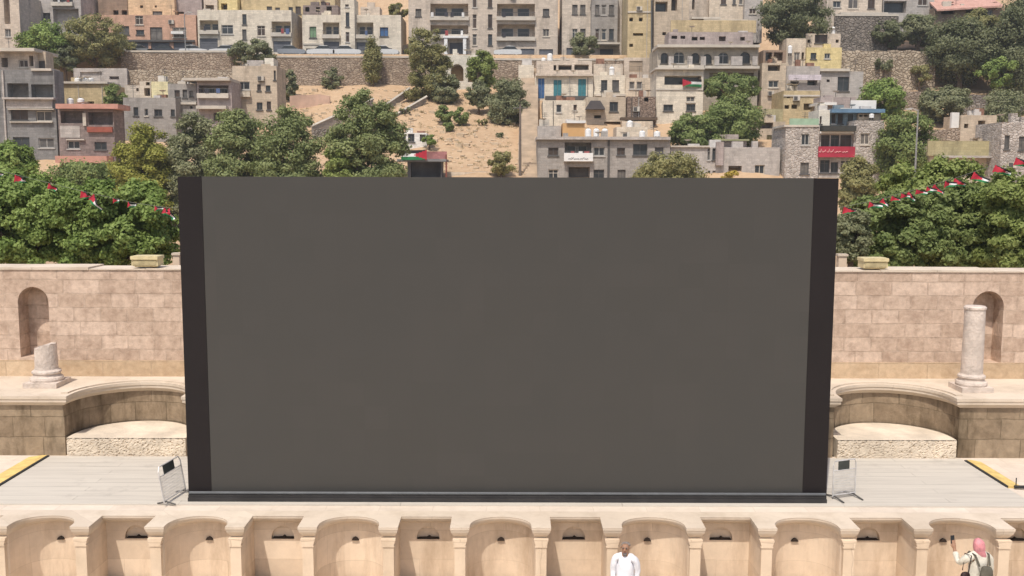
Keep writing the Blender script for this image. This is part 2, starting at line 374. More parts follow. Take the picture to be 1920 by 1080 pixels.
def house(label, x0, x1, y0, y1, D, mat, wins=(), depth=8, cat='house', name='house', base=3.0, parapet=.0, group=None, part='wall'):
    c = P((x0 + x1) / 2, y1, D)
    t = thing(name, label, cat, (c.x, D, c.z - base), group)
    wing(t, part, x0, x1, y0, y1, D, depth, mat, wins, base, parapet)
    return t
def slab(t, name, x0, x1, y0, y1, D, ya, yb, mat):
    """a slab or panel of t: pixel rectangle at depth D, from D+ya to D+yb"""
    a = P(x0, (y0 + y1) / 2, D); b = P(x1, (y0 + y1) / 2, D); xm = (x0 + x1) / 2
    mb = MB(); mb.box(a.x, b.x, D + ya, D + yb, P(xm, y1, D).z, P(xm, y0, D).z)
    return mb.build(name, mat, t)

# ================================================================== THE THEATRE
FLOORM = blocks('pale_paving', (.62, .525, .43), (.69, .59, .49), (.54, .45, .36), 1.1, .7, stain=(.42, .33, .24), stain_amt=.35, stain_scale=.5, msize=.008, bump=.25, streak=False, flat=True)
PULP = blocks('stage_stone', (.62, .49, .365), (.75, .605, .46), (.55, .43, .315), 1.5, .62, stain=(.34, .235, .15), stain_amt=.75, stain_scale=1.2, msize=.006, bump=.25, grain=.2)
PODM = blocks('podium_stone', (.22, .16, .105), (.37, .285, .195), (.16, .12, .075), .8, .5, stain=(.085, .06, .035), stain_amt=.95, stain_scale=1.7, msize=.01, bump=.9, grain=.45)
WALLM = blocks('scaena_stone', (.42, .30, .22), (.70, .54, .425), (.58, .44, .335), .70, .37, stain=(.30, .20, .145), stain_amt=.7, stain_scale=2.6, msize=.014, bump=1.0, streak=False, grain=.42)
NICHEM = blocks('niche_stone', (.40, .29, .20), (.52, .39, .28), (.30, .21, .15), .55, .6, stain=(.2, .14, .1), stain_amt=.4, msize=.01, bump=.4)
MARBLE = plain('grey_marble', (.60, .51, .44), .75, .22, 2.5, bump=.6)
DECKM, nt, b = new_mat('deck_boards'); v = objco(nt)
br = N(nt, 'ShaderNodeTexBrick'); nt.links.new(v, br.inputs['Vector']); br.inputs['Scale'].default_value = 1
br.inputs['Brick Width'].default_value = 4.6; br.inputs['Row Height'].default_value = .3; br.inputs['Mortar Size'].default_value = .012
br.inputs['Color1'].default_value = (.47, .425, .365, 1); br.inputs['Color2'].default_value = (.54, .49, .42, 1); br.inputs['Mortar'].default_value = (.33, .295, .25, 1)
g = noise(nt, scalev(nt, v, (.25, 3, 1)), 3.0, 6); col = mixc(nt, ramp(nt, g, .35, .75), br.outputs['Color'], (.58, .53, .455))
col = mixc(nt, ramp(nt, noise(nt, v, .9, 7, .7), .56, .78), col, (.36, .325, .28))
nt.links.new(col, b.inputs['Base Color']); b.inputs['Roughness'].default_value = .75

MATS['deck'] = DECKM
YELLOW = plain('worn_yellow_paint', (.68, .49, .18), .7, .25, 3.0, bump=.3)
BLACKM = plain('black_rubber', (.03, .03, .03), .8, .2)

def flatsheet(name, x0, x1, y0, y1, z, mat, kind='structure'):
    mb = MB(); mb.face([(x0, y0, z), (x1, y0, z), (x1, y1, z), (x0, y1, z)])
    return tag(mb.build(name, mat, None, (0, 0, z)), kind=kind)

GZ = -1.6
flatsheet('orchestra_floor', -30, 30, -8, 21, GZ, plain('orchestra_stone', (.68, .57, .45), .9, .12, 1.5, bump=.3))
flatsheet('stage_floor', -22, 22, 19.55, 23.6, 0.0, FLOORM)
mb = MB(); mb.box(-11.2, 10.88, 19.86, 23.36, .001, .03); tag(mb.build('stage_deck', DECKM, None, (0, 0, 0)), 'wide pale grey boarded deck laid over the stage under the black screen', 'deck')
for nm, xa, xb, ya, yb, lab in (('edge_ramp', -11.68, -11.24, 19.8, 23.34, 'worn yellow edge strip along the left side of the grey deck'),
                            ('edge_ramp', 10.93, 11.27, 21.15, 23.15, 'worn yellow edge strip along the right side of the grey deck')):
    t = thing(nm, lab, 'edge strip', ((xa + xb) / 2, (ya + yb) / 2, 0))
    mb = MB(); s = 1 if xa < 0 else -1
    xi = xb if s > 0 else xa; xo = xa if s > 0 else xb
    mb.prism([(xo, .012), (xi - s * .1, .06), (xi, .06), (xi, .002), (xo, .002)][::s], ya, yb)
    mb.build('ramp', YELLOW, t)
    mb = MB(); mb.box(xi - .0 if s > 0 else xi - .06, xi + .06 if s > 0 else xi, ya, yb, .031, .056); mb.build('rubber_side', BLACKM, t)

# ---- stage front: coping, alternating round and square bays, pilasters
YF, YB = 18.6, 19.23
pil_px = [-5 - 289, -5 - 153, -5, 149, 289, 440, 576, 727.5, 862, 1015, 1148.5, 1305, 1439.5, 1594, 1732, 1886, 2022, 2176, 2310]
pil = [P(px, 1000, YF).x for px in pil_px]
stage = thing('stage_wall', 'long sand coloured stage wall of alternating round and square bays below the screen', 'stage wall', (0, YF, GZ))
lip, wal, segk = [], [], []
H = .19
for i in range(len(pil) - 1):
    a, c = pil[i], pil[i + 1]
    lip += [(a - H, YF), (a + H, YF)]; wal += [(a - .1, YF + .13), (a + .1, YF + .13)]
    if i % 2 == 1:      # square bay (pil 1->2 ... 3->4 = 149->289)
        lip += [(a + H, YB), (c - H, YB)]; wal += [(a + .12, YB + .33), (c - .12, YB + .33)]
    else:               # round bay
        n = 18; hw = (c - a) / 2 - H; cx = (a + c) / 2; y0 = YF + .12
        for k in range(n + 1):
            t_ = math.pi * k / n; lip.append((cx - hw * math.cos(t_), y0 + (YB - y0) * math.sin(t_) ** .9))
            wal.append((cx - (hw + .07) * math.cos(t_), y0 + .06 + (YB + .31 - y0 - .06) * math.sin(t_) ** .8))
lip += [(pil[-1] - H, YF), (pil[-1] + H, YF)]; wal += [(pil[-1] - .1, YF + .13), (pil[-1] + .1, YF + .13)]
def lerp(p, q, t): return (p[0] + (q[0] - p[0]) * t, p[1] + (q[1] - p[1]) * t)
prof = [(0, 0), (.02, -.014), (.03, -.05), (.10, -.06), (.22, -.11), (.55, -.17), (1.0, -.235)]   # (share of the way to the wall, z)
mb = MB()
for (l0, w0), (l1, w1) in zip(zip(lip, wal), zip(lip[1:], wal[1:])):
    for (s0, z0), (s1, z1) in zip(prof, prof[1:]):
        p, q, r, s = lerp(l0, w0, s0), lerp(l1, w1, s0), lerp(l1, w1, s1), lerp(l0, w0, s1)
        mb.face([(*s, z1), (*r, z1), (*q, z0), (*p, z0)])
    if abs(l1[0] - l0[0]) > .001: mb.face([(*l0, 0), (*l1, 0), (l1[0], 19.55, 0), (l0[0], 19.55, 0)])
COPM = blocks('coping_stone', (.58, .485, .385), (.66, .56, .45), (.5, .41, .32), 1.3, 3, stain=(.30, .22, .14), stain_amt=.4, stain_scale=1.1, msize=.006, bump=.3, streak=False)
mb.build('coping', COPM, stage)
mb = MB(); ZW = -.23
j = 0
lun = []
for i in range(len(pil) - 1):
    n = 2 + (2 if i % 2 == 1 else 19)
    pts = wal[j:j + n + 1]; j += n
    for k, (p, q) in enumerate(zip(pts, pts[1:])):
        if i % 2 == 1 and k == 2:
            cx = (p[0] + q[0]) / 2; wall_holes(mb, p[0], q[0], GZ, ZW, p[1], [(cx - .235, cx + .235, -.60, -.315, .10, 1.15)]); lun.append((cx, p[1]))
        else: mb.face([(*p, GZ), (*q, GZ), (*q, ZW), (*p, ZW)])
mb.build('bay_wall', PULP, stage)
HOLE_SHADE = plain('painted_hole_shade', (.03, .02, .015), .95, .3)  # near-black colour standing in for the shade inside drain openings
for k, (cx, yy) in enumerate(lun):
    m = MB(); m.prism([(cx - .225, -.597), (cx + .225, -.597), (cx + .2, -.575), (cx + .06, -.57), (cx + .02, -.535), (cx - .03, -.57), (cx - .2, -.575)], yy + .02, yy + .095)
    m.build('drain_slot_shade', HOLE_SHADE, stage)  # solid prism, no real slot: its shade is painted by the dark colour
for i in range(0, len(pil) - 1, 2):
    cx = (pil[i] + pil[i + 1]) / 2 ; yb = YB + .31
    m = MB(); m.prism([(cx - .075, -.60), (cx + .075, -.60), (cx + .05, -.555), (cx, -.53), (cx - .05, -.555)], yb - .05, yb + .02); m.build('drain_hole_shade', HOLE_SHADE, stage)  # solid wedge proud of the wall, coloured dark as a hole's inner shade
PILM = blocks('pilaster_stone', (.63, .495, .36), (.71, .565, .42), (.52, .40, .29), .9, 1.4, stain=(.33, .23, .14), stain_amt=.35, stain_scale=1.5, bump=.25)
for x in pil:
    m = MB(); m.box(x - .105, x + .105, YF + .025, YF + .129, GZ + .12, -.40); m.box(x - .13, x + .13, YF + .005, YF + .127, GZ, GZ + .118)
    p = m.build('pilaster', PILM, stage)
    m = MB()
    m.prism([(x - .14, -.24), (x + .14, -.24), (x + .14, -.275), (x + .125, -.29), (x + .125, -.32), (x + .115, -.335), (x + .11, -.375), (x + .12, -.38), (x + .12, -.398),
             (x - .12, -.398), (x - .12, -.38), (x - .11, -.375), (x - .115, -.335), (x - .125, -.32), (x - .125, -.29), (x - .14, -.275)], YF + .004, YF + .124)
    m.build('capital', PILM, p)
m = MB()
for i in range(len(pil) - 1): m.box(pil[i] + .135, pil[i + 1] - .135, YF + .2, YB + .2, GZ + .001, GZ + .2)
m.build('plinth', PULP, stage)

# ---- podium behind the stage with two round recesses
YP, PZ, YW = 23.42, 1.5, 25.8
EX, ER, ST = 9.34, 1.38, .25
pod = thing('podium_wall', 'low weathered stone podium with two round recesses behind the deck', 'podium', (0, YP, 0))
def podline(off, r):
    pts = [(-17, YP + off)]
    for cx in (-EX, EX):
        pts += [(cx - r, YP + off), (cx - r, YP + ST)]
        for k in range(1, 24): t_ = math.pi * k / 24; pts.append((cx - r * math.cos(t_), YP + ST + r * math.sin(t_)))
        pts += [(cx + r, YP + ST), (cx + r, YP + off)]
    return pts + [(17, YP + off)]
L0, L1 = podline(-.05, ER), podline(.09, ER + .14)
m = MB(); pr = [(0, PZ), (0, PZ - .07), (.15, PZ - .09), (.15, PZ - .15), (.5, PZ - .19), (1, PZ - .25)]
for (a0, b0), (a1, b1) in zip(zip(L0, L1), zip(L0[1:], L1[1:])):
    for (s0, z0), (s1, z1) in zip(pr, pr[1:]):
        p, q, r, s = lerp(a0, b0, s0), lerp(a1, b1, s0), lerp(a1, b1, s1), lerp(a0, b0, s1)
        m.face([(*s, z1), (*r, z1), (*q, z0), (*p, z0)])
    if abs(a1[0] - a0[0]) > .001: m.face([(*a0, PZ), (*a1, PZ), (a1[0], YW + .4, PZ), (a0[0], YW + .4, PZ)])
m.build('coping', COPM, pod)
m = MB()
for b0, b1 in zip(L1, L1[1:]): m.face([(*b0, -.05), (*b1, -.05), (*b1, PZ - .24), (*b0, PZ - .24)])
m.build('face_wall', PODM, pod)
for cx in (-EX, EX):      # raised fillet that follows each round edge
    m = MB()
    for k in range(24):
        t0, t1 = math.pi * k / 24, math.pi * (k + 1) / 24
        q = [(cx - rr * math.cos(t), YP + ST + rr * math.sin(t)) for rr, t in ((ER + .1, t0), (ER + .1, t1), (ER + .27, t1), (ER + .27, t0))]
        m.prismz(q[::-1], PZ + .002, PZ + .035)
    m.build('rim_moulding', COPM, pod)
RUBM = plain('bench_stone', (.66, .56, .44), .95, .2, 1.6, bump=.7)
for cx, lab in ((-EX, 'rough half round stone bench filling the left recess of the podium'), (EX, 'rough half round stone bench filling the right recess of the podium')):
    m = MB(); r = ER + .06; pts = [(cx - r, YP - .02)]
    for k in range(25): t_ = math.pi * k / 24; pts.append((cx - r * math.cos(t_), YP + ST + r * math.sin(t_)))
    pts.append((cx + r, YP - .02)); pts = pts[::-1]
    m.prismz([(x, y) for x, y in pts], .0, .47 )
    m.f = [f for f in m.f if len(f) != 4 or not all(abs(m.v[i][1] - (YP - .02)) < 1e-6 for i in f)]; m.m = m.m[:len(m.f)]
    nx_, nz_ = 120, 24; W_ = 2 * r          # pitted, broken front face
    gr = [[(cx - r + W_ * i / nx_, YP - .02 + (0 if j in (0,) else (random.random() ** 8) * .05), .47 * j / nz_ - (random.uniform(0, .03) if j == nz_ else 0)) for i in range(nx_ + 1)] for j in range(nz_ + 1)]
    for j in range(nz_):
        for i in range(nx_): m.face([gr[j][i], gr[j][i + 1], gr[j + 1][i + 1], gr[j + 1][i]])
    o = m.build('stone_bench', RUBM, None, (cx, YP, 0)); tag(o, lab, 'bench', 'stone benches in the podium recesses')

# ---- back wall with two arched niches
wl = thing('scaena_wall', 'tall pinkish limestone block wall with arched niches behind the stage', 'wall', (0, YW, PZ))
ZT = P(100, 506, YW).z
def nich(x0, x1, y0, y1):
    return (P(x0, y1, YW).x, P(x1, y1, YW).x, P((x0 + x1) / 2, y1, YW).z, P((x0 + x1) / 2, y0, YW).z, .55, 1.0)
m = MB(); wall_holes(m, -17, 17, PZ, ZT, YW, [nich(39, 96, 538, 670), nich(1818, 1876, 546, 681)])
m.face([(-17, YW, ZT), (17, YW, ZT), (17, YW + .95, ZT), (-17, YW + .95, ZT)]); m.face([(-17, YW + .95, 0), (-17, YW + .95, ZT), (17, YW + .95, ZT), (17, YW + .95, 0)])
m.face([(-17, YW, PZ), (-17, YW, ZT), (-17, YW + .95, ZT), (-17, YW + .95, PZ)]); m.face([(17, YW, PZ), (17, YW + .95, PZ), (17, YW + .95, ZT), (17, YW, ZT)])
m.build('masonry', WALLM, wl)
m = MB()
for k in range(23): m.box(-17 + k * 1.48 + .01, -17 + (k + 1) * 1.48, YW - .03, YW + .98, ZT + .002, ZT + .055 + random.uniform(-.025, .02))
m.build('coping', COPM, wl)

nx0, nx1, nx2, nx3 = P(39, 670, YW).x, P(96, 670, YW).x, P(1818, 681, YW).x, P(1876, 681, YW).x
m = MB(); m.box(-17, 17, YW - .03, YW - .002, PZ + .001, PZ + .43); m.build('base_course', blocks('warm_base_stone', (.46, .33, .21), (.66, .50, .34), (.5, .37, .25), .95, .43, stain=(.36, .22, .12), stain_amt=.5, stain_scale=1.6, msize=.012, bump=.8, streak=False, grain=.35), wl)
# ---- column stumps
def column(lab, px, pyb, pyt, r, broken):
    c = G(px, pyb, PZ); t = thing('broken_column' if broken else 'column', lab, 'column', (c.x, c.y, PZ))
    m = MB(); q = r * 1.52; m.box(c.x - q, c.x + q, c.y - q, c.y + q, PZ + .002, PZ + .13); m.build('plinth', MARBLE, t)
    m = MB(); m.lathe((c.x, c.y, PZ + .131), [(r * 1.42, 0), (r * 1.46, .05), (r * 1.40, .1), (r * 1.2, .13), (r * 1.15, .17), (r * 1.28, .21), (r * 1.26, .25), (r * 1.08, .28), (r * 1.03, .3)], 28, 0, .012)
    m.build('base_moulding', MARBLE, t, smooth=False)
    zt = P(px, pyt, c.y).z - PZ
    m = MB(); z0 = .432; pf = [(r * 1.02, 0)] + [(r * (1 - .05 * k / 8), (zt - z0) * k / 8) for k in range(1, 9)]
    m.lathe((c.x, c.y, PZ + z0), pf, 28, 0, .012)
    if broken:
        m.v = [(x, y, z + (.10 * (x - c.x) / r - .05 + random.uniform(-.05, .05) if z > PZ + zt - .01 else 0)) for x, y, z in m.v]
    m.build('shaft', MARBLE, t)
    if not broken:
        m = MB(); m.lathe((c.x, c.y, PZ + zt + .002), [(r * .97, 0), (r * 1.03, .03), (r * 1.03, .07), (r * .9, .1)], 28, 0, .015); m.build('top_drum', MARBLE, t)
column('short broken marble column stump on the podium in front of the left niche', 89, 722, 645, .275, True)
column('tall pale marble column shaft on the podium beside the right niche', 1820, 731, 581, .258, False)

# ---- floodlight housings on the wall, small posts behind it
LAMPM = plain('cream_metal', (.62, .52, .30), .55, .2, 3)
for x0, x1, y0, y1, lab in ((252, 302, 476, 498, 'cream floodlight box on the wall left of the screen'), (1612, 1660, 482, 505, 'cream floodlight box on the wall right of the screen')):
    a = P(x0, y1, YW + .3); b2 = P(x1, y0, YW + .3); xc = (a.x + b2.x) / 2; hw = (b2.x - a.x) / 2; z0 = ZT + .072
    t = thing('floodlight', lab, 'floodlight', (xc, YW + .3, z0), 'floodlights on the back wall')
    m = MB(); m.box(xc - hw * .96, xc + hw * .96, YW + .06, YW + .5, z0 + .03, z0 + .2); m.build('housing', LAMPM, t)
    m = MB(); m.prism([(xc - hw, z0 + .203), (xc + hw, z0 + .203), (xc + hw, z0 + .27), (xc + hw * .97, z0 + .29), (xc - hw * .97, z0 + .29), (xc - hw, z0 + .27)], YW + .02, YW + .54); m.build('lid', LAMPM, t)
    m = MB(); m.box(xc - hw * .85, xc + hw * .85, YW + .045, YW + .058, z0 + .06, z0 + .17); m.build('lens', plain('lamp_lens', (.42, .35, .2), .4, .3, 6), t)
    m = MB(); m.box(xc - hw * .8, xc + hw * .8, YW + .12, YW + .44, z0, z0 + .028); m.build('foot', LAMPM, t)
for px0, px1, py0, lab in ((326, 338, 474, 'small pale stone post behind the wall at the left edge of the screen'), (1571, 1586, 476, 'small pale stone post behind the wall at the right edge of the screen')):
    a = P(px0, py0, YW + 1.6); b2 = P(px1, py0, YW + 1.6); t = thing('stone_post', lab, 'post', ((a.x + b2.x) / 2, YW + 1.6, .8))
    m = MB(); m.box(a.x, b2.x, YW + 1.5, YW + 1.7, .8, a.z - .06); m.build('shaft', PILM, t)
    m = MB(); m.box(a.x - .03, b2.x + .03, YW + 1.47, YW + 1.73, a.z - .058, a.z); m.build('cap', COPM, t)

# ================================================================== LED SCREEN
SY = 20.22
scr = thing('led_screen', 'huge switched off dark grey screen with black side bands standing on the stage', 'screen', (-.07, SY, .03))
SX0, SX1 = P(354, 925, SY).x, P(1549, 925, SY).x; SZ1 = P(950, 332.5, SY).z
IX0, IX1 = P(388, 650, SY).x, P(1514.5, 650, SY).x; SZ0 = P(950, 928, SY).z
pm, nt, b = new_mat('led_panel'); v = objco(nt)
sp = N(nt, 'ShaderNodeSeparateXYZ'); nt.links.new(v, sp.inputs[0]); cb = N(nt, 'ShaderNodeCombineXYZ'); nt.links.new(sp.outputs[0], cb.inputs[0]); nt.links.new(sp.outputs[2], cb.inputs[1])
br = N(nt, 'ShaderNodeTexBrick'); nt.links.new(cb.outputs[0], br.inputs['Vector']); br.offset = 0; br.inputs['Scale'].default_value = 1
br.inputs['Brick Width'].default_value = .5; br.inputs['Row Height'].default_value = .5; br.inputs['Mortar Size'].default_value = .003
br.inputs['Color1'].default_value = (.059, .055, .049, 1); br.inputs['Color2'].default_value = (.064, .059, .053, 1); br.inputs['Mortar'].default_value = (.055, .051, .046, 1)
nt.links.new(mixc(nt, ramp(nt, noise(nt, v, .35, 3), .3, .7), br.outputs['Color'], (.058, .055, .050)), b.inputs['Base Color'])
b.inputs['Roughness'].default_value = .6; b.inputs['Specular IOR Level'].default_value = .25
BLK = plain('screen_black', (.0135, .010, .010), .65, .12, .6, spec=.25)
m = MB(); m.box(IX0, IX1, SY, SY + .25, SZ0, SZ1); m.build('display_panel', pm, scr)
for a_, b_ in ((SX0, IX0 - .002), (IX1 + .002, SX1)):
    m = MB(); m.box(a_, b_, SY - .012, SY + .9, .035, SZ1 - .003); m.build('side_band', BLK, scr)
m = MB(); m.box(SX0 + .04, SX1 - .04, SY - .2, SY + .2, .032, .11); m.box(SX0 + .04, SX1 - .04, SY - .16, SY - .02, .111, .16); m.build('base_beam', plain('base_black', (.035, .033, .033), .5, .2), scr)
m = MB(); m.tube([(SX0 + .05, SY - .12, .195), (SX1 - .05, SY - .12, .195)], .032, 10); m.build('base_rail', plain('galvanised_rail', (.12, .125, .13), .45, .15, 4, metal=.3), scr)
m = MB()
for k in range(9):
    xx = IX0 + .1 + (IX1 - IX0 - .2) * k / 8
    m.tube([(xx, SY + .35, .035), (xx, SY + .35, SZ1 - .1)], .03, 6); m.tube([(xx, SY + .8, .035), (xx, SY + .8, SZ1 - .1)], .03, 6)
    for q in range(6): m.tube([(xx, SY + .35, .3 + q), (xx, SY + .8, .9 + q)], .02, 5)
for q in range(7): m.tube([(IX0 + .1, SY + .8, .2 + q), (IX1 - .1, SY + .8, .2 + q)], .025, 6)
m.build('back_frame', plain('scaffold_steel', (.3, .3, .3), .5, .2, metal=.4), scr)

# ================================================================== CROWD BARRIERS, FLOOR BAR
STEEL = plain('barrier_steel', (.58, .56, .54), .45, .2, 6, metal=.25)
PLATE = plain('dark_plate', (.045, .05, .045), .6, .3)
def barrier(lab, p1, p2, h, lean, feet):
    p1, p2 = Vector(p1), Vector(p2); up = Vector((lean[0], lean[1], h)); d = p2 - p1
    t = thing('crowd_barrier', lab, 'barrier', tuple((p1 + p2) / 2), 'crowd barriers beside the screen')
    def q(a, c): return p1 + d * a + up * c
    m = MB(); r = .014
    m.tube([q(0, .06), q(0, .88), q(.06, .99), q(.94, .99), q(1, .88), q(1, .06)], r, 7)
    m.tube([q(0, .74), q(1, .74)], r * .8, 6); m.tube([q(0, .1), q(1, .1)], r * .9, 6); m.build('frame', STEEL, t)
    m = MB()
    for k in range(1, 22): m.tube([q(k / 22, .1), q(k / 22, .74)], .004, 4, cap=False)
    for k in range(1, 9): m.tube([q(0, .1 + .64 * k / 9), q(1, .1 + .64 * k / 9)], .004, 4, cap=False)
    m.build('wire_mesh', STEEL, t)
    m = MB(); nrm = d.cross(up).normalized(); c = q(.46, .865); m.obox(c, d * .24, up * .115, nrm * .008); m.build('plate', PLATE, t)
    nh = Vector((nrm.x, nrm.y, 0)).normalized()
    for a in (.08, .92):
        m = MB(); c = q(a, .0); m.tube([c + nh * feet + Vector((0, 0, .012)), c + Vector((0, 0, .06)), c - nh * feet + Vector((0, 0, .012))], .017, 6); m.build('foot', DFRAME, t)
z = .032
barrier('leaning wire mesh crowd barrier with a dark plate left of the screen', G(309, 948, z), G(349, 922, z), .80, (-.13, .02), .2)
barrier('wire mesh crowd barrier half shaded at the right edge of the screen', G(1561, 936, z), G(1603, 930, z), .82, (0, .02), .3)
a = G(1902, 916, .02)
t = thing('floor_bar', 'short black bar with an upright pin lying on the pale floor at the right edge', 'bar', tuple(a))
m = MB(); m.tube([a + Vector((0, 0, .04)), a + Vector((.8, -.05, .04))], .035, 8); m.build('bar', BLACKM, t)
m = MB(); m.tube([a + Vector((.03, 0, .06)), a + Vector((.03, 0, .24))], .012, 6); m.build('pin', BLACKM, t)

# ================================================================== FLAG STRINGS
RED = plain('flag_red', (.42, .025, .045), .8, .2, 4); FBLK = plain('flag_black', (.02, .02, .02), .8, .1); FWHT = plain('flag_white', (.72, .72, .70), .8, .06); FGRN = plain('flag_green', (.02, .17, .06), .8, .15)
FLAGM = [FBLK, FWHT, FGRN, RED]
def flag_mesh(mb, o, ux, uz, L, Hh, amp, ph, n=12, tw=0.0, red=.5):
    """o: hoist top corner, ux: fly direction, uz: down direction"""
    o, ux, uz = Vector(o), Vector(ux).normalized(), Vector(uz).normalized(); nn = ux.cross(uz).normalized()
    def pt(a, c):
        wv = amp * a * math.sin(ph + a * 6.0 + c * 1.5)
        return o + ux * (L * a) + uz * (Hh * c * (1 - tw * a)) + nn * wv
    rows = 9
    for i in range(n):
        for r_ in range(rows):
            a0, a1, c0, c1 = i / n, (i + 1) / n, r_ / rows, (r_ + 1) / rows
            ac, cc = (a0 + a1) / 2, (c0 + c1) / 2
            mt = 3 if ac < red * (1 - abs(cc - .5) * 2) + .03 else int(cc * 3)
            mb.face([pt(a0, c0), pt(a1, c0), pt(a1, c1), pt(a0, c1)], mt)
def bunting(lab, pts, Ds, flags):
    w3 = [P(x, y, d) for (x, y), d in zip(pts, Ds)]
    t = thing('flag_bunting', lab, 'flag string', tuple(w3[-1]))
    m = MB(); m.tube(w3, .004, 5); m.build('string', plain('grey_cord', (.25, .25, .22), .8, .1), t)
    xs = [p[0] for p in pts]
    for px, sz, droop in flags:
        sz *= 1.2
        k = max(i for i in range(len(xs) - 1) if min(xs[i], xs[-1]) <= px) if xs[0] <= px else 0
        k = min(k, len(xs) - 2); f = (px - xs[k]) / (xs[k + 1] - xs[k]); c = w3[k].lerp(w3[k + 1], f); dirv = (w3[k + 1] - w3[k]).normalized()
        m = MB(); ux = Vector((dirv.x * math.cos(droop), -.25, -math.sin(droop))); uz = Vector((-math.sin(droop) * .75, .1, -math.cos(droop)))
        flag_mesh(m, c, ux, uz, sz * random.uniform(.95, 1.4), sz * .62, sz * .3, random.uniform(0, 6), tw=.45, red=random.uniform(.4, 1.1))
        m.build('flag', FLAGM, t)
bunting('string of small red, white, green and black flags left of the screen', [(-60, 306), (40, 330), (165, 361), (250, 380), (318, 390), (334, 388)], [29, 28.6, 28, 27.6, 27.2, 27.1],
        [(-16, .30, .35), (28, .30, .30), (92, .24, .5), (152, .28, .3), (176, .3, 1.0), (212, .2, .1), (240, .24, .25), (290, .2, .15), (308, .26, .6), (318, .25, 1.0)])
bunting('string of small red, white, green and black flags right of the screen', [(1566, 391), (1640, 376), (1740, 349), (1800, 331), (1880, 304), (1980, 268)], [27.1, 27.3, 27.7, 28, 28.5, 29],
        [(1582, .26, .2), (1630, .24, .2), (1656, .2, .9), (1672, .2, .3), (1690, .2, .2), (1704, .24, .8), (1718, .2, .2), (1738, .22, .25), (1752, .22, .7), (1772, .26, .1), (1790, .26, .4), (1826, .30, .45), (1866, .30, .4), (1905, .32, .35), (1940, .3, .4)])

# ================================================================== THE HILL
def terr(x, y):
    """ground height behind the theatre"""
    if y < 96: z = .8
    elif y < 113: z = .8 + (y - 96) * (6.0 / 17)
    elif y < 149.2: z = 6.8 + (y - 113) * .3667
    elif y < 150: z = 20.07 + (y - 149.2) / .8 * 4.6
    elif y < 158: z = 24.7
    else: z = 24.7 + (min(y, 232) - 158) * .5
    w_ = min(1, max(0, (y - 98) / 15)) * (1 if y < 149 else 0)
    z += w_ * (.35 * math.sin(x * .21 + y * .13) + .25 * math.sin(x * .47 - y * .31))
    if y > 165: z += 1.2 * math.sin(x * .08) + .8 * math.sin(x * .23 + y * .1)
    return z
DIRT, nt, b = new_mat('dry_earth'); v = objco(nt)
n1 = noise(nt, v, .09, 5, .6); n2 = noise(nt, v, .9, 7, .7); n3 = noise(nt, scalev(nt, v, (1, 2.2, 1)), .28, 5, .6)
c = mixc(nt, ramp(nt, n1, .38, .66), (.475, .325, .20), (.39, .26, .16))
c = mixc(nt, ramp(nt, n2, .35, .75), c, (.53, .385, .25))
mlt = N(nt, 'ShaderNodeMath', operation='MULTIPLY'); nt.links.new(ramp(nt, n3, .60, .74), mlt.inputs[0]); mlt.inputs[1].default_value = .75
c = mixc(nt, mlt.outputs[0], c, (.24, .17, .10))
nt.links.new(c, b.inputs['Base Color']); b.inputs['Roughness'].default_value = .95; b.inputs['Specular IOR Level'].default_value = .1
bp = N(nt, 'ShaderNodeBump'); bp.inputs['Strength'].default_value = .9; bp.inputs['Distance'].default_value = .25; nt.links.new(n2, bp.inputs['Height']); nt.links.new(bp.outputs[0], b.inputs['Normal'])
ys = [26.7, 40, 60, 80, 92] + [96 + .9 * k for k in range(59)] + [149.2, 149.6, 150, 154, 158, 160] + [163 + 4 * k for k in range(20)] + [300, 420]
xs = list(np.arange(-170, 171, 2.0)); xs = [-420, -300, -220] + xs + [220, 300, 420]
m = MB(); nx = len(xs)
for y in ys:
    for x in xs: m.v.append((x, y, terr(x, y) + (random.uniform(-.09, .09) if 98 < y < 149 else 0)))
for j in range(len(ys) - 1):
    for i in range(nx - 1): m.f.append((j * nx + i, j * nx + i + 1, (j + 1) * nx + i + 1, (j + 1) * nx + i)); m.m.append(0)
tag(m.build('hillside', DIRT, None, (0, 0, 0), smooth=True), kind='structure')
flatsheet('street', -200, 200, 150.3, 157.6, 24.72, plain('asphalt', (.07, .07, .072), .9, .2, .5))
def on(px, py, ylo=100, yhi=149.0):
    """where the ray through a pixel meets the slope"""
    y = ylo
    while y < yhi:
        p = P(px, py, y)
        if p.z <= terr(p.x, y): return p
        y += .25
    return P(px, py, yhi)

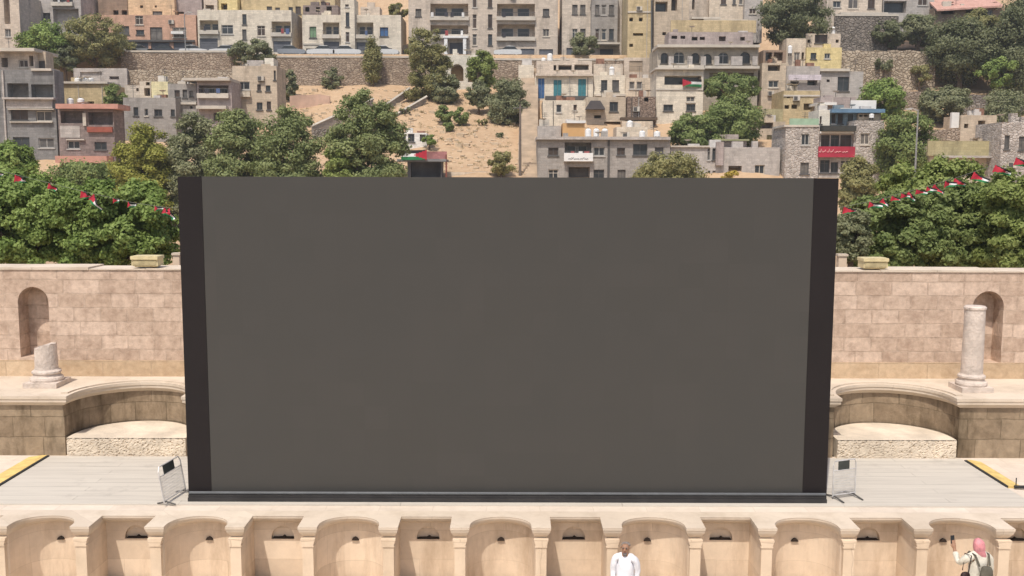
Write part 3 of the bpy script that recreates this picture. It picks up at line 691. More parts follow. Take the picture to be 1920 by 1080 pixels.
RUBW = rubble('rubble_wall', (.27, .205, .155), (.55, .44, .34), (.17, .125, .095), .52, stain=(.17, .125, .095), stain_amt=.5, stretch=2.1)
RUBG = rubble('rubble_wall_grey', (.18, .16, .14), (.36, .31, .265), (.12, .105, .09), .6, stain=(.07, .065, .055), stain_amt=.6)
def rwall(lab, x0, x1, y0, y1, D, mat=None, th=.5, cap=True, name='retaining_wall'):
    a, c = P(x0, y0, D), P(x1, y0, D); zb = P((x0 + x1) / 2, y1, D).z - 1.2; zt = P((x0 + x1) / 2, y0, D).z
    t = thing(name, lab, 'wall', ((a.x + c.x) / 2, D, zb)); m = MB(); n = max(2, int((c.x - a.x) / 1.2)); top = []
    for k in range(n + 1): top.append(zt + random.uniform(-.05, .05) - (0 if cap else random.uniform(0, .35)))
    for k in range(n):
        xa, xb = a.x + (c.x - a.x) * k / n, a.x + (c.x - a.x) * (k + 1) / n
        m.face([(xa, D, zb), (xb, D, zb), (xb, D, top[k + 1]), (xa, D, top[k])]); m.face([(xa, D, top[k]), (xb, D, top[k + 1]), (xb, D + th, top[k + 1]), (xa, D + th, top[k])])
    for xx, zz in ((a.x, top[0]), (c.x, top[-1])): m.face([(xx, D, zb), (xx, D + th, zb), (xx, D + th, zz), (xx, D, zz)])
    m.face([(a.x, D + th, zb), (c.x, D + th, zb), (c.x, D + th, top[-1]), (a.x, D + th, top[0])])
    m.build('masonry', mat or RUBW, t)
    if cap:
        m = MB(); m.box(a.x, c.x, D - .08, D + th, zt + .06, zt + .34); m.build('parapet', SLAB, t)
    return t
rwall('long rubble retaining wall under the street behind the cypress', 505, 838, 109, 172, 148.9)
rwall('lower rubble retaining wall under the parked cars above the flat roofs at left', 226, 442, 99, 132, 148.4)
rwall('short rubble retaining wall under the street right of the white arches', 893, 1172, 114, 148, 148.9)
rwall('broken rubble terrace wall on the slope below the dark trees at top right', 1578, 1756, 93, 170, 147, rubble('rubble_tan', (.30, .24, .175), (.62, .52, .40), (.2, .155, .115), .6, stain=(.16, .125, .09), stain_amt=.55), cap=False)
rwall('dark grey retaining wall under the stone house at top right', 1566, 1685, 31, 95, 154, RUBG)
rwall('pale rubble garden wall in front of the flat roofs at left', 196, 445, 129, 158, 140, rubble('rubble_pale', (.34, .27, .20), (.56, .47, .36), (.26, .2, .15), .55, stain=(.25, .19, .14), stain_amt=.5), cap=False, name='garden_wall')
rwall('pink plastered terrace wall with posts beside the grey green tree', 543, 618, 176, 226, 139, plain('pink_plaster', (.52, .355, .27), .9, .2, .6, bump=.5), cap=False, name='terrace_wall')

rwall('grey rubble wall under the lower ramp wall behind the tall conifer', 586, 706, 240, 272, 126.6, RUBG, cap=False, name='terrace_wall')
rwall('yellowish terrace wall between the rounded tree and the tall conifer', 596, 660, 256, 280, 122, facade('ochre_plaster', (.52, .41, .24)), cap=False, name='terrace_wall')
rwall('low grey terrace wall left of the pink plastered wall', 604, 690, 196, 214, 139.6, RUBG, cap=False, name='terrace_wall')
rwall('brown terrace wall on the bank behind the right street lamp', 1640, 1762, 168, 196, 138, RUBW, cap=False, name='terrace_wall')
rwall('grey broken terrace wall below the very dark tree at the right edge', 1790, 1930, 176, 204, 137, RUBG, cap=False, name='terrace_wall')
rwall('dusty terrace wall in front of the ruined shed', 1690, 1800, 240, 268, 121, RUBW, cap=False, name='terrace_wall')
# sloping walls of the stair street
def ramp_wall(lab, p0, p1, drop, D0, D1, mat):
    a, c = P(*p0, D0), P(*p1, D1); t = thing('ramp_wall', lab, 'wall', tuple(a)); m = MB(); n = 14
    for k in range(n):
        q, r = a.lerp(c, k / n), a.lerp(c, (k + 1) / n); dz = drop
        m.face([(q.x, q.y, q.z - dz), (r.x, r.y, r.z - dz), (r.x, r.y, r.z), (q.x, q.y, q.z)]); m.face([(q.x, q.y, q.z), (r.x, r.y, r.z), (r.x, r.y + .9, r.z), (q.x, q.y + .9, q.z)])
    m.build('masonry', mat, t); m = MB(); m.tube([a + Vector((0, .1, .1)), c + Vector((0, .1, .1))], .16, 4); m.build('coping', SLAB, t)
GREYR = blocks('ramp_stone', (.30, .26, .22), (.42, .37, .31), (.24, .2, .17), .8, .4, stain_amt=.4, stain_scale=.4, msize=.03, bump=.5)
ramp_wall('lower sloping stone ramp wall rising behind the tall conifer', (584, 238), (700, 186), 2.3, 128, 137, GREYR)
ramp_wall('upper sloping stone ramp wall rising to the olive yellow tree', (688, 222), (768, 166), 1.0, 131, 142, GREYR)
ramp_wall('short pale ramp wall on the earth slope below the olive yellow tree', (728, 224), (800, 182), .7, 131, 139, GREYR)

# stair street between the earth slope and the houses
m = MB(); p0, p1 = on(990, 334), P(994, 128, 148.5); nst = 60
for k in range(nst):
    q = p0.lerp(p1, k / nst); r = p0.lerp(p1, (k + 1) / nst)
    m.box(q.x - 1.25, q.x + 1.15, q.y, r.y + .02, q.z - 2.5, r.z)
tag(m.build('stone_steps', plain('step_stone', (.50, .40, .30), .9, .2, .7, bump=.4), None, tuple(p0)), kind='structure')

# ================================================================== HOUSES
cream = facade('cream', (.55, .465, .365)); cream2 = facade('light_cream', (.62, .535, .435)); tan = facade('tan', (.46, .38, .29)); tan2 = facade('yellow_tan', (.47, .375, .225))
grey = facade('grey', (.30, .275, .25)); grey2 = facade('dark_grey', (.20, .195, .19)); lgrey = facade('pale_grey', (.40, .365, .335)); wstone = rubble('white_rubble_facade', (.26, .225, .20), (.68, .61, .55), (.56, .51, .46), .42, stain=(.3, .26, .23), stain_amt=.4, edge=.1)
pink = facade('salmon', (.50, .31, .22)); peach = facade('peach', (.55, .40, .255)); brown = facade('brown', (.26, .19, .14)); beige = facade('beige', (.50, .425, .35)); stone = facade('limestone', (.50, .43, .355), contrast=.25); yellow = facade('yellow_plaster', (.58, .47, .24)); purple = facade('mauve_plaster', (.34, .285, .265)); orange = plain('orange_plaster', (.60, .36, .16), .9, .1, .6); ybr = facade('brick_red', (.205, .165, .15), contrast=.35); mansion_ = facade('mansion_stone', (.37, .325, .265))
DSHUT = plain('blue_grey_shutter', (.10, .105, .125), .55, .25, .7); CLOTH = plain('white_tarp', (.70, .68, .64), .9, .1, .8)

# --- top row along the street, left to right
t = house('beige corner house with a tall brown shaft in the top left corner', -40, 37, -14, 82, 151, beige, [('o', 6, 17, -8, 45), ('w', 9, 20, 54, 69)], 7)
t = house('shabby grey apartment block with balconies behind the bright green tree', 19, 152, -14, 60, 158, lgrey, [('B', 26, 53, 11, 38), ('B', 98, 136, -10, 9), ('o', 99, 147, 16, 46), ('w', 60, 74, 24, 36), ('w', 80, 94, 24, 36)], 9, 'apartment block', 'apartment_building')
t = house('salmon pink house with shops below on the street', 164, 368, 28, 97, 158, pink, [('w', 253, 268, 29, 46), ('w', 216, 242, 49, 65), ('w', 255, 270, 56, 65), ('w', 281, 304, 51, 76), ('w', 323, 349, 51, 70), ('s', 172, 205, 79, 96), ('s', 212, 240, 79, 96), ('s', 246, 278, 79, 96), ('s', 283, 318, 79, 96), ('s', 325, 360, 79, 96)], 8, base=1)
slab(t, 'awning', 324, 347, 60, 65, 158, -.9, -.05, CLOTH); slab(t, 'shop_fascia', 166, 366, 75, 78.5, 158, -.35, -.01, DFRAME)
wing(t, 'upper_floor', 240, 327, -14, 28, 163, 6, peach, [('w', 286, 304, 21, 29), ('o', 262, 268, 10, 15), ('o', 290, 294, 10, 14)]); wing(t, 'upper_floor', 184, 239, -14, 29, 163.5, 6, brown, [('o', 212, 222, 19, 28), ('o', 228, 238, 19, 28)]); wing(t, 'upper_floor', 328, 378, -14, 29, 164, 6, purple, [('o', 328, 345, 22, 30)])
t = house('cream house with two stacked balconies behind the lamp post on the street', 371, 547, 25, 99, 158, cream2, [('B', 374, 409, 38, 62), ('s', 374, 408, 72, 97), ('w', 415, 437, 47, 64), ('w', 454, 462, 25, 46), ('w', 454, 462, 55, 74), ('w', 482, 497, 48, 67), ('B', 509, 546, 40, 66), ('s', 512, 545, 77, 98), ('s', 420, 440, 84, 97), ('s', 446, 476, 84, 97)], 8, base=1, parapet=.5)
wing(t, 'roof_room', 452, 628, -14, 25, 166, 6, tan2, [('w', 500, 510, 12, 24), ('w', 516, 525, 14, 25), ('w', 541, 549, 13, 25), ('w', 554, 564, 12, 26)]); wing(t, 'roof_room', 382, 407, -8, 24, 164, 4, beige, [('o', 385, 401, 9, 18)]); wing(t, 'roof_room', 408, 445, -8, 27, 164.5, 4, yellow, [('o', 414, 426, 6, 18)])
t = house('cream stone house with a tall stair tower behind the cypress', 567, 752, 28, 104, 158, cream2, [('w', 580, 593, 50, 71, SH_GREEN), ('B', 605, 636, 42, 70), ('s', 607, 636, 78, 102), ('s', 574, 602, 91, 103), ('w', 712, 728, 51, 68, SH_BLUE), ('B', 668, 700, 42, 70), ('s', 668, 700, 79, 103), ('s', 708, 735, 90, 103)], 8, base=1)
wing(t, 'stair_tower', 639, 665, -4, 104, 157.2, 4, cream2, [('w', 647, 654, 8, 13), ('w', 648, 655, 23, 50), ('w', 648, 655, 60, 79), ('o', 648, 658, 94, 103)], base=1); wing(t, 'roof_room', 568, 634, 10, 28, 162, 4, ybr, [('o', 572, 580, 13, 22), ('o', 592, 600, 13, 22), ('o', 612, 622, 12, 22)]); slab(t, 'string_course', 568, 604, 81, 84, 158, -.12, -.01, SLAB); wing(t, 'roof_room', 676, 712, 13, 28, 163, 3, beige)
t = house('low dark garage opening between the stair tower house and the tan apartments', 741, 765, 92, 105, 159.5, brown, [('s', 743, 763, 94, 104)], 3, 'garage', 'garage', base=1)
t = house('large tan apartment building with deep balconies and slit stair windows on the street', 766, 1046, -20, 107, 158, beige, [('w', 779, 790, 17, 31), ('w', 779, 790, 56, 70), ('B', 807, 878, 7, 36), ('B', 807, 878, 47, 70), ('w', 886, 894, -10, 14), ('w', 886, 894, 27, 53), ('w', 886, 894, 64, 85), ('w', 915, 923, -10, 14), ('w', 915, 923, 27, 53), ('w', 915, 923, 64, 85), ('B', 932, 1003, 7, 36), ('B', 932, 1003, 45, 74), ('s', 936, 962, 91, 106), ('s', 976, 1002, 91, 106), ('s', 1011, 1037, 92, 106), ('w', 1018, 1030, 16, 30), ('w', 1018, 1030, 54, 68), ('s', 843, 868, 80, 101), ('s', 779, 800, 86, 104)], 10, 'apartment block', 'apartment_building', base=1)
slab(t, 'porch_roof', 832, 878, 70, 73.5, 158, -1.6, -.01, WHITE)
for xx in (834, 869): slab(t, 'porch_post', xx, xx + 6, 73.6, 104, 158, -1.5, -1.1, WHITE)
for x0, x1, y0 in ((1012, 1022, 108), (1026, 1036, 101)): pass
t = house('white wall with two dark arches below the street between two trees', 834, 905, 103, 163, 147.6, facade('white_plaster', (.62, .56, .48), stain_amt=.25), [('A', 845, 869, 120, 152), ('A', 877, 900, 121, 154)], 3, 'arched wall', 'arcade_wall', base=1)
t = house('limestone apartment building with paired windows and a grey bay on the street', 1054, 1178, -20, 110, 158, stone, [('w', 1073, 1083, 9, 27), ('w', 1088, 1098, 9, 27), ('w', 1073, 1083, 54, 76), ('w', 1088, 1098, 54, 76), ('w', 1167, 1173, 9, 26), ('w', 1167, 1173, 55, 74), ('s', 1062, 1080, 90, 108), ('s', 1125, 1150, 92, 108)], 9, 'apartment block', 'apartment_building', base=1)
wing(t, 'bay', 1109, 1158, -20, 82, 156.4, 1.55, grey, [('w', 1116, 1124, 9, 28), ('w', 1128, 1137, 9, 28), ('w', 1142, 1151, 9, 28), ('w', 1116, 1124, 54, 75), ('w', 1128, 1137, 54, 75), ('w', 1142, 1151, 54, 75)], base=0)
slab(t, 'balcony', 1108, 1162, 80.5, 84, 156.4, -.8, 1.5, SLAB)
t = house('tall narrow tan building with tiny windows and a drain pipe', 1177, 1222, -20, 110, 149.5, tan2, [('o', 1180, 1187, 33, 40), ('o', 1198, 1205, 33, 40), ('o', 1187, 1206, 62, 67), ('o', 1180, 1187, 82, 88)], 8)
wing(t, 'lower_storey', 1170, 1219, 108, 140, 148.6, 6, beige, [('s', 1180, 1205, 114, 135, plain('beige_shutter', (.38, .30, .22), .7, .2, .5))]); a, c = P(1222, 0, 149), P(1222, 145, 149); m = MB(); m.tube([a, c], .14, 6); m.build('drain_pipe', DFRAME, t); slab(t, 'string_course', 1177, 1222, 21, 24, 149.5, -.12, -.01, SLAB)

# --- upper middle right
t = house('crowded tan hillside house with a dark brown upper window', 1226, 1292, -20, 66, 150, tan, [('o', 1229, 1252, 3, 22), ('o', 1259, 1270, -6, 20), ('o', 1242, 1249, 60, 66)], 6)
wing(t, 'side_wing', 1270, 1330, -20, 22, 155, 5, beige, [('o', 1298, 1303, -10, 18)]); wing(t, 'side_wing', 1330, 1402, -20, 33, 154, 5, cream, [('w', 1374, 1380, -6, 8), ('w', 1386, 1393, -6, 8), ('w', 1352, 1362, -8, 8)]); wing(t, 'side_wing', 1396, 1430, -20, 42, 153, 5, lgrey, [('w', 1405, 1418, 16, 26)])
slab(t, 'terrace_wall', 1258, 1418, 38, 61, 146.5, 0, .3, tan2); slab(t, 'roof_slab', 1296, 1350, 33, 36.5, 148, -.6, 3, SLAB); slab(t, 'roof_slab', 1318, 1400, 38, 41, 147.6, -.8, 3, SLAB)
t = house('old mansion with arched veranda windows and a heavy cornice', 1232, 1421, 88, 195, 138, mansion_, [('a', 1239, 1253, 99, 119, GLASS), ('a', 1263, 1284, 97, 119, GLASS), ('a', 1296, 1312, 99, 119, GLASS), ('a', 1318, 1335, 101, 120, GLASS), ('a', 1346, 1367, 98, 120, GLASS), ('a', 1388, 1407, 97, 119, GLASS), ('o', 1330, 1414, 136, 160)], 8, 'mansion', 'mansion')
wing(t, 'attic', 1254, 1412, 60, 90, 141.5, 4, purple, [('o', 1259, 1270, 67, 73), ('o', 1276, 1285, 67, 73), ('o', 1297, 1308, 69, 76), ('o', 1312, 1322, 69, 75), ('o', 1348, 1361, 68, 77), ('o', 1388, 1397, 69, 76)], base=0)
slab(t, 'cornice', 1231, 1422, 85, 90, 138, -.9, 4.5, SLAB); slab(t, 'balcony', 1232, 1318, 124, 129, 138, -1.0, -.01, SLAB); slab(t, 'balcony', 1319, 1421, 125, 130, 138, -1.0, -.01, SLAB)
for i, x0 in enumerate((1252, 1287, 1312, 1337, 1368, 1380, 1408)): slab(t, 'balustrade_pier', x0, x0 + (9 if i != 4 else 12), 107, 124, 138, -.95, -.6, lgrey)
t = house('cream plastered house with a large flag in its dark veranda', 1230, 1318, 131, 255, 131, cream2, [('o', 1246, 1315, 142, 159), ('w', 1244, 1262, 196, 208), ('w', 1287, 1303, 181, 191), ('w', 1287, 1304, 195, 208)], 6)
slab(t, 'roof_slab', 1228, 1320, 127.5, 130.8, 131, -.5, 5, SLAB); slab(t, 'string_course', 1230, 1318, 166, 169, 131, -.1, -.01, SLAB)
o = P(1280, 148, 130.6); m = MB(); flag_mesh(m, o, (1, .02, -.02), (0, .03, -1), 2.5, .95, .12, 1.0, 16); fl = m.build('flag', FLAGM, None, tuple(o)); tag(fl, 'black, white and green flag with a red triangle hung in the dark veranda', 'flag')

t = house('cream house with blue and teal shutters beside the stair street', 1003, 1112, 143, 192, 141, cream2, [('d', 1009, 1021, 147, 185, SH_BLUE), ('d', 1038, 1053, 150, 186, SH_TEAL), ('d', 1084, 1099, 148, 186, SH_TEAL)], 4)
wing(t, 'roof_storey', 1006, 1110, 114, 146, 145, 4, beige, [('o', 1038, 1043, 122, 132), ('o', 1047, 1072, 122, 131), ('o', 1077, 1104, 121, 131)], base=0); slab(t, 'balcony', 1022, 1102, 181, 188, 141, -.9, -.02, DFRAME); slab(t, 'roof_slab', 1004, 1112, 139, 143, 141, -.6, 4, beige)
t = house('cream house with two tall dark windows next to the blue shuttered house', 1113, 1172, 141, 186, 141.5, cream2, [('w', 1127, 1139, 150, 171), ('w', 1148, 1161, 150, 171)], 6)
wing(t, 'roof_storey', 1113, 1168, 120, 142, 146, 3, stone, base=0); slab(t, 'balcony', 1115, 1172, 177, 181, 141.5, -.8, -.02, SLAB)
t = house('small cream house with a ragged roof edge below the tall tan building', 1173, 1229, 146, 186, 141, cream, [('w', 1180, 1190, 153, 167), ('w', 1194, 1204, 153, 167)], 6)
t = house('narrow white stair house with a brown door strip at the top of the steps', 972, 1001, 122, 182, 144, cream2, [('d', 992, 1000, 146, 181, plain('brown_door', (.16, .09, .05), .7, .2))], 4)
t = house('low cream house with two small windows halfway up the stair street', 1018, 1098, 188, 240, 131, cream2, [('w', 1043, 1053, 196, 211), ('w', 1075, 1082, 196, 207)], 8)
t = house('small stone house with a dark awning and one blue window', 1099, 1173, 182, 242, 130.5, tan, [('w', 1143, 1159, 191, 209), ('o', 1133, 1164, 228, 243), ('o', 1114, 1127, 216, 222)], 7)
m = MB(); a, c = P(1096, 206, 130.5), P(1134, 190, 130.5); m.prism([(a.x, a.z), (c.x, a.z), (c.x - .7, c.z), (a.x + .7, c.z)], 129.2, 130.49); m.build('awning', plain('dark_awning', (.09, .08, .08), .8, .2, 1), t)
t = house('reddish rubble stone hut under a flat brown slab', 1176, 1229, 181, 226, 130, rubble('red_rubble', (.22, .155, .12), (.40, .30, .235), (.16, .12, .1), .4, stain_amt=.4), [('o', 1208, 1216, 176, 190)], 6, 'hut', 'stone_hut')
slab(t, 'roof_slab', 1162, 1230, 221, 226, 130, -1.4, -.02, plain('brown_slab', (.12, .085, .06), .9, .2, 1)); slab(t, 'lower_terrace', 1166, 1224, 227, 262, 128.5, 0, 1, cream)
t = house('low orange plastered roof room behind the grey house', 1055, 1096, 231, 255, 122, orange, [], 4, 'roof room', 'roof_room'); slab(t, 'roof_slab', 1062, 1098, 226, 231, 122, -.3, 3.5, CLOTH)
t = house('tan roof block with white tanks at the right end of the grey roof', 1156, 1214, 238, 266, 119, cream, [], 4, 'roof room', 'roof_room')
t = house('pale stone hut at the foot of the left stair houses', 1008, 1052, 236, 256, 123, lgrey, [], 4, 'hut', 'stone_hut')

t = house('long grey house with a white signed balcony just above the screen', 1008, 1256, 262, 345, 112, grey, [('w', 1028, 1047, 277, 292), ('B', 1059, 1109, 267, 300), ('w', 1113, 1134, 276, 292), ('w', 1157, 1172, 277, 291), ('w', 1187, 1214, 270, 291, GLASS), ('w', 1228, 1244, 276, 292), ('w', 1028, 1047, 318, 342), ('o', 1066, 1106, 313, 342), ('w', 1113, 1133, 318, 342), ('w', 1158, 1173, 318, 336)], 7)
slab(t, 'roof_slab', 1006, 1256, 256.5, 262, 112, -.5, 7, lgrey); slab(t, 'pipe_chase', 1139, 1143, 263, 340, 112, -.1, -.01, DFRAME)
sg = slab(t, 'sign_panel', 1057, 1111, 287, 302.5, 112, -.66, -.52, WHITE)
def scribble(t, par, x0, x1, y0, y1, D, mat, name='lettering', seed=3):
    """row of joined, dotted cursive strokes like the unreadable writing on the sign"""
    rr = random.Random(seed); a, c = P(x0, y1, D), P(x1, y0, D); hh = c.z - a.z; m = MB(); x = c.x
    while x > a.x + hh * .5:
        L = rr.uniform(.7, 1.6) * hh; pts = []
        for k in range(9):
            f = k / 8; pts.append(Vector((x - L * f, D, a.z + hh * (.28 + .22 * abs(math.sin(f * 7 + rr.random())) + (.45 if k in (0, 5) and rr.random() < .6 else 0)))))
        m.tube(pts, hh * .09, 4)
        for q in range(rr.randint(0, 2)): m.obox((x - L * rr.random(), D, a.z + hh * rr.choice([.05, .85])), (hh * .07, 0, 0), (0, hh * .05, 0), (0, 0, hh * .07))
        x -= L + hh * .2
    return m.build(name, mat, par)
scribble(t, sg, 1066, 1103, 294.5, 300.5, 112 - .67, DFRAME, seed=5)
t = house('long mauve grey house with tall slit windows right of the olive leaved tree', 1257, 1462, 276, 345, 113, lgrey, [('w', 1415, 1434, 309, 326, GLASS), ('w', 1327, 1332, 274, 300), ('w', 1336, 1342, 274, 300), ('w', 1327, 1332, 320, 336), ('w', 1336, 1342, 320, 336), ('o', 1366, 1391, 311, 338)], 6)
wing(t, 'roof_room', 1344, 1400, 264, 280, 116, 3, purple, base=0); slab(t, 'roof_edge', 1340, 1404, 261, 264, 115.6, -.3, 3.2, plain('mossy_slab', (.30, .30, .16), .9, .2, 1)); slab(t, 'roof_edge', 1257, 1330, 273, 276, 113, -.25, 3, SLAB); slab(t, 'corner_wall', 1342, 1356, 266, 310, 112.7, -.2, .2, purple)
t = house('narrow tan house with a brown door right of the big round tree', 1418, 1472, 228, 285, 126, tan, [('d', 1438, 1450, 253, 278, plain('olive_door', (.10, .085, .04), .7, .2)), ('o', 1422, 1450, 226, 241)], 6)
wing(t, 'upper_wall', 1416, 1468, 204, 229, 127.5, 4, facade('olive_plaster', (.36, .315, .185)), base=0); wing(t, 'side_wing', 1462, 1476, 248, 310, 121, 3, wstone, [('o', 1459 + 2, 1468, 264, 274)])

ws = house('white rubble stone house with a red banner on its glass front', 1472, 1535, 238, 345, 112, wstone, [('w', 1503, 1518, 251, 272), ('w', 1501, 1517, 305, 326)], 6)
wing(ws, 'right_wall', 1600, 1656, 226, 345, 112, 6, wstone, [('w', 1614, 1631, 250, 271), ('w', 1619, 1632, 304, 326)]); wing(ws, 'front_wall', 1536, 1599, 250, 345, 112.5, 5, lgrey, [('w', 1538, 1556, 253, 276), ('w', 1558, 1574, 253, 276), ('w', 1576, 1597, 253, 276), ('w', 1537, 1556, 300, 324), ('w', 1558, 1572, 304, 324), ('w', 1576, 1596, 300, 324)])
slab(ws, 'awning', 1537, 1599, 236.5, 246.5, 112.5, -1.2, -.02, plain('black_awning', (.045, .045, .04), .8, .2, 1)); slab(ws, 'beam', 1535, 1600, 246.8, 250.5, 112.5, -.5, -.02, WHITE)
bn = slab(ws, 'banner', 1531, 1599, 275, 295, 112.5, -.75, -.55, plain('red_banner', (.36, .03, .055), .7, .15, 1)); scribble(ws, bn, 1543, 1590, 279, 289, 112.5 - .77, plain('banner_lettering', (.62, .30, .30), .7, .05), seed=11)
wing(ws, 'roof_room', 1535, 1556, 206, 238, 114, 4, facade('white_plaster', (.62, .56, .48)), [('w', 1537, 1541, 218, 232)], base=0); wing(ws, 'roof_room', 1557, 1608, 211, 237, 114.5, 3, facade('blue_grey_wall', (.22, .27, .30)), [('w', 1558, 1568, 212, 232), ('w', 1571, 1581, 212, 232), ('w', 1590, 1600, 214, 232)], base=0)
wing(ws, 'roof_room', 1609, 1652, 213, 228, 114, 3, tan, [('o', 1602 + 8, 1618, 214, 219), ('o', 1620, 1628, 214, 219)], base=0)
slab(ws, 'blue_roof', 1556, 1655, 205, 212, 114, -.8, 3.5, plain('blue_metal_roof', (.13, .22, .32), .5, .2, 1)); slab(ws, 'tarp', 1595, 1643, 188, 205, 116, 0, .1, CLOTH); slab(ws, 'railing', 1481, 1536, 222, 234, 112, .1, .18, plain('green_railing', (.30, .42, .30), .6, .2, 1)); slab(ws, 'roof_edge', 1470, 1536, 234.2, 238, 112, -.1, 5, SLAB)

t = house('narrow tan stone house left of the yellow house', 1428, 1473, 118, 206, 138, tan, [('w', 1441, 1460, 151, 164), ('o', 1440, 1463, 122, 133)], 6); wing(t, 'upper_wall', 1431, 1474, 94, 120, 141, 4, brown, [('o', 1436, 1448, 98, 114), ('o', 1451, 1468, 98, 114)], base=0)
t = house('bright yellow plastered house with two small windows on the upper slope', 1512, 1578, 89, 130, 146, yellow, [('w', 1520, 1531, 99, 111), ('w', 1546, 1557, 100, 110)], 4)
wing(t, 'attic', 1511, 1576, 63, 90, 148, 4, beige, [('w', 1528, 1552, 65, 81), ('o', 1514, 1520, 74, 80), ('o', 1567, 1573, 74, 80)], base=0); wing(t, 'side_wing', 1474, 1511, 72, 126, 146.6, 4, cream, [('w', 1489, 1500, 98, 114), ('o', 1503, 1508, 98, 112)])
t = house('house with a lavender white roof railing below the yellow house', 1474, 1537, 124, 176, 138.5, lgrey, [('o', 1482, 1498, 152, 161), ('o', 1514, 1533, 150, 160)], 6); slab(t, 'railing', 1476, 1537, 141, 151, 138.5, -.7, -.55, facade('lavender_plaster', (.52, .47, .50)))
t = house('pale grey house with one big gridded window', 1538, 1618, 134, 184, 139, lgrey, [('w', 1571, 1593, 144, 171, GLASS), ('o', 1550, 1556, 149, 154)], 6); slab(t, 'roof_slab', 1536, 1592, 129, 134, 139, -.4, 5, SLAB)
t = house('tan house with a row of small dark holes above the green railing', 1469, 1537, 170, 226, 129, tan2, [('o', 1507, 1523, 194, 206), ('o', 1484, 1495, 196, 204), ('o', 1471, 1480, 197, 204), ('o', 1476, 1481, 179, 184)], 6); slab(t, 'string_course', 1469, 1537, 178, 181, 129, -.12, -.01, SLAB)
t = house('low mauve house with a pale roof slab behind the blue roof', 1538, 1604, 182, 215, 126, purple, [('o', 1572, 1582, 196, 206)], 5); slab(t, 'roof_slab', 1534, 1568, 192, 197, 125.5, -.2, 4, CLOTH)

# --- top right
t = house('stone house on a dark retaining wall in the upper right', 1550, 1654, -20, 30, 157, stone, [('w', 1562, 1577, 2, 14), ('w', 1591, 1610, -8, 16), ('w', 1628, 1641, -8, 16)], 7); slab(t, 'terrace', 1568, 1656, 27, 31, 157, -2, -.02, SLAB)
t = house('grey stone house with shaded windows between the stone house and the pink roof', 1656, 1752, -20, 28, 158, lgrey, [('o', 1658, 1700, 2, 24), ('w', 1722, 1740, -10, 10)], 7)
t = house('low house under a wide pink tiled roof in the top right corner', 1752, 1882, 14, 40, 156, brown, [('o', 1811, 1826, 18, 24), ('w', 1849, 1862, 18, 29), ('o', 1765, 1790, 20, 27)], 7)
a, c = P(1752, 20, 156), P(1876, 12, 156); z1 = P(1800, -14, 162).z; m = MB(); m.v = [(a.x, 155, a.z), (c.x, 155, c.z), (c.x, 162, z1), (a.x, 162, z1), (a.x, 155, a.z - .25), (c.x, 155, c.z - .25), (c.x, 162, z1 - .25), (a.x, 162, z1 - .25)]; m.f = [(0, 1, 2, 3), (7, 6, 5, 4), (0, 4, 5, 1), (1, 5, 6, 2), (2, 6, 7, 3), (3, 7, 4, 0)]; m.m = [0] * 6
m.build('roof', blocks('pink_tiles', (.46, .26, .21), (.56, .34, .28), (.36, .2, .16), .3, .5, stain_amt=.2, flat=True, bump=.3), t)
t = house('cream low building with a dark arch behind the right flag string', 1742, 1868, 274, 350, 108, cream, [('a', 1818, 1838, 300, 322, GLASS2), ('o', 1850, 1862, 300, 330)], 6); slab(t, 'roof_band', 1740, 1862, 264, 292, 107.6, 0, .3, facade('olive_plaster', (.36, .315, .185))); slab(t, 'roof_slab', 1756, 1876, 292, 296, 107.4, -.5, 3, lgrey)
t = house('grey rubble house at the right edge behind the flag string', 1876, 1990, 229, 350, 105, wstone, [('w', 1884, 1894, 254, 280), ('w', 1911, 1925, 256, 282)], 6)
t = house('small ruined stone shed on the earth bank under the right trees', 1801, 1868, 216, 268, 124, tan, [('o', 1834, 1848, 226, 240), ('o', 1808, 1816, 232, 240)], 5, 'ruin', 'ruined_shed'); slab(t, 'broken_wall', 1783, 1797, 211, 240, 124.5, -.2, .3, CLOTH)

# --- lower left
gl = house('dark grey concrete block with rows of black windows at the left edge', -60, 106, 131, 330, 118, grey2, [('o', 13, 53, 156, 183), ('o', 58, 99, 158, 184), ('w', 20, 52, 206, 225), ('w', 67, 97, 208, 227), ('w', 24, 55, 257, 276), ('w', 72, 101, 259, 277), ('w', -40, -5, 206, 225), ('w', -40, -5, 257, 276), ('o', -50, 0, 156, 183)], 2.4, 'apartment block', 'apartment_building')
wing(gl, 'roof_storey', -60, 65, 98, 132, 119.5, 3, beige, [('o', 2, 14, 108, 126), ('w', 35, 52, 112, 126), ('o', 54, 62, 104, 124)], base=0); wing(gl, 'roof_storey', 68, 86, 97, 132, 120.4, 2, tan, [('w', 72, 84, 114, 129)], base=0); slab(gl, 'roof_slab', -60, 73, 92, 98, 119.5, -1.2, 5, SLAB)
slab(gl, 'balcony', 10, 106, 183.5, 187, 118, -.8, -.02, lgrey); slab(gl, 'balcony_wall', 14, 100, 187.2, 203, 118, -.35, -.02, lgrey); slab(gl, 'ledge', 18, 104, 204, 206, 118, -.5, -.02, SLAB); slab(gl, 'ledge', 20, 100, 228, 230, 118, -.3, -.02, SLAB); slab(gl, 'terrace_edge', 60, 98, 128.5, 133, 118, -.3, 2, SLAB); slab(gl, 'drain_pipe', 9, 12, 132, 320, 118, -.2, -.03, lgrey)
rb = house('grimy brick house with a thin red tin roof beside the dark concrete block', 111, 215, 205, 325, 117, ybr, [('o', 113, 157, 208, 231), ('o', 165, 212, 210, 234), ('w', 126, 149, 264, 279), ('w', 177, 200, 266, 281)], 3.2)
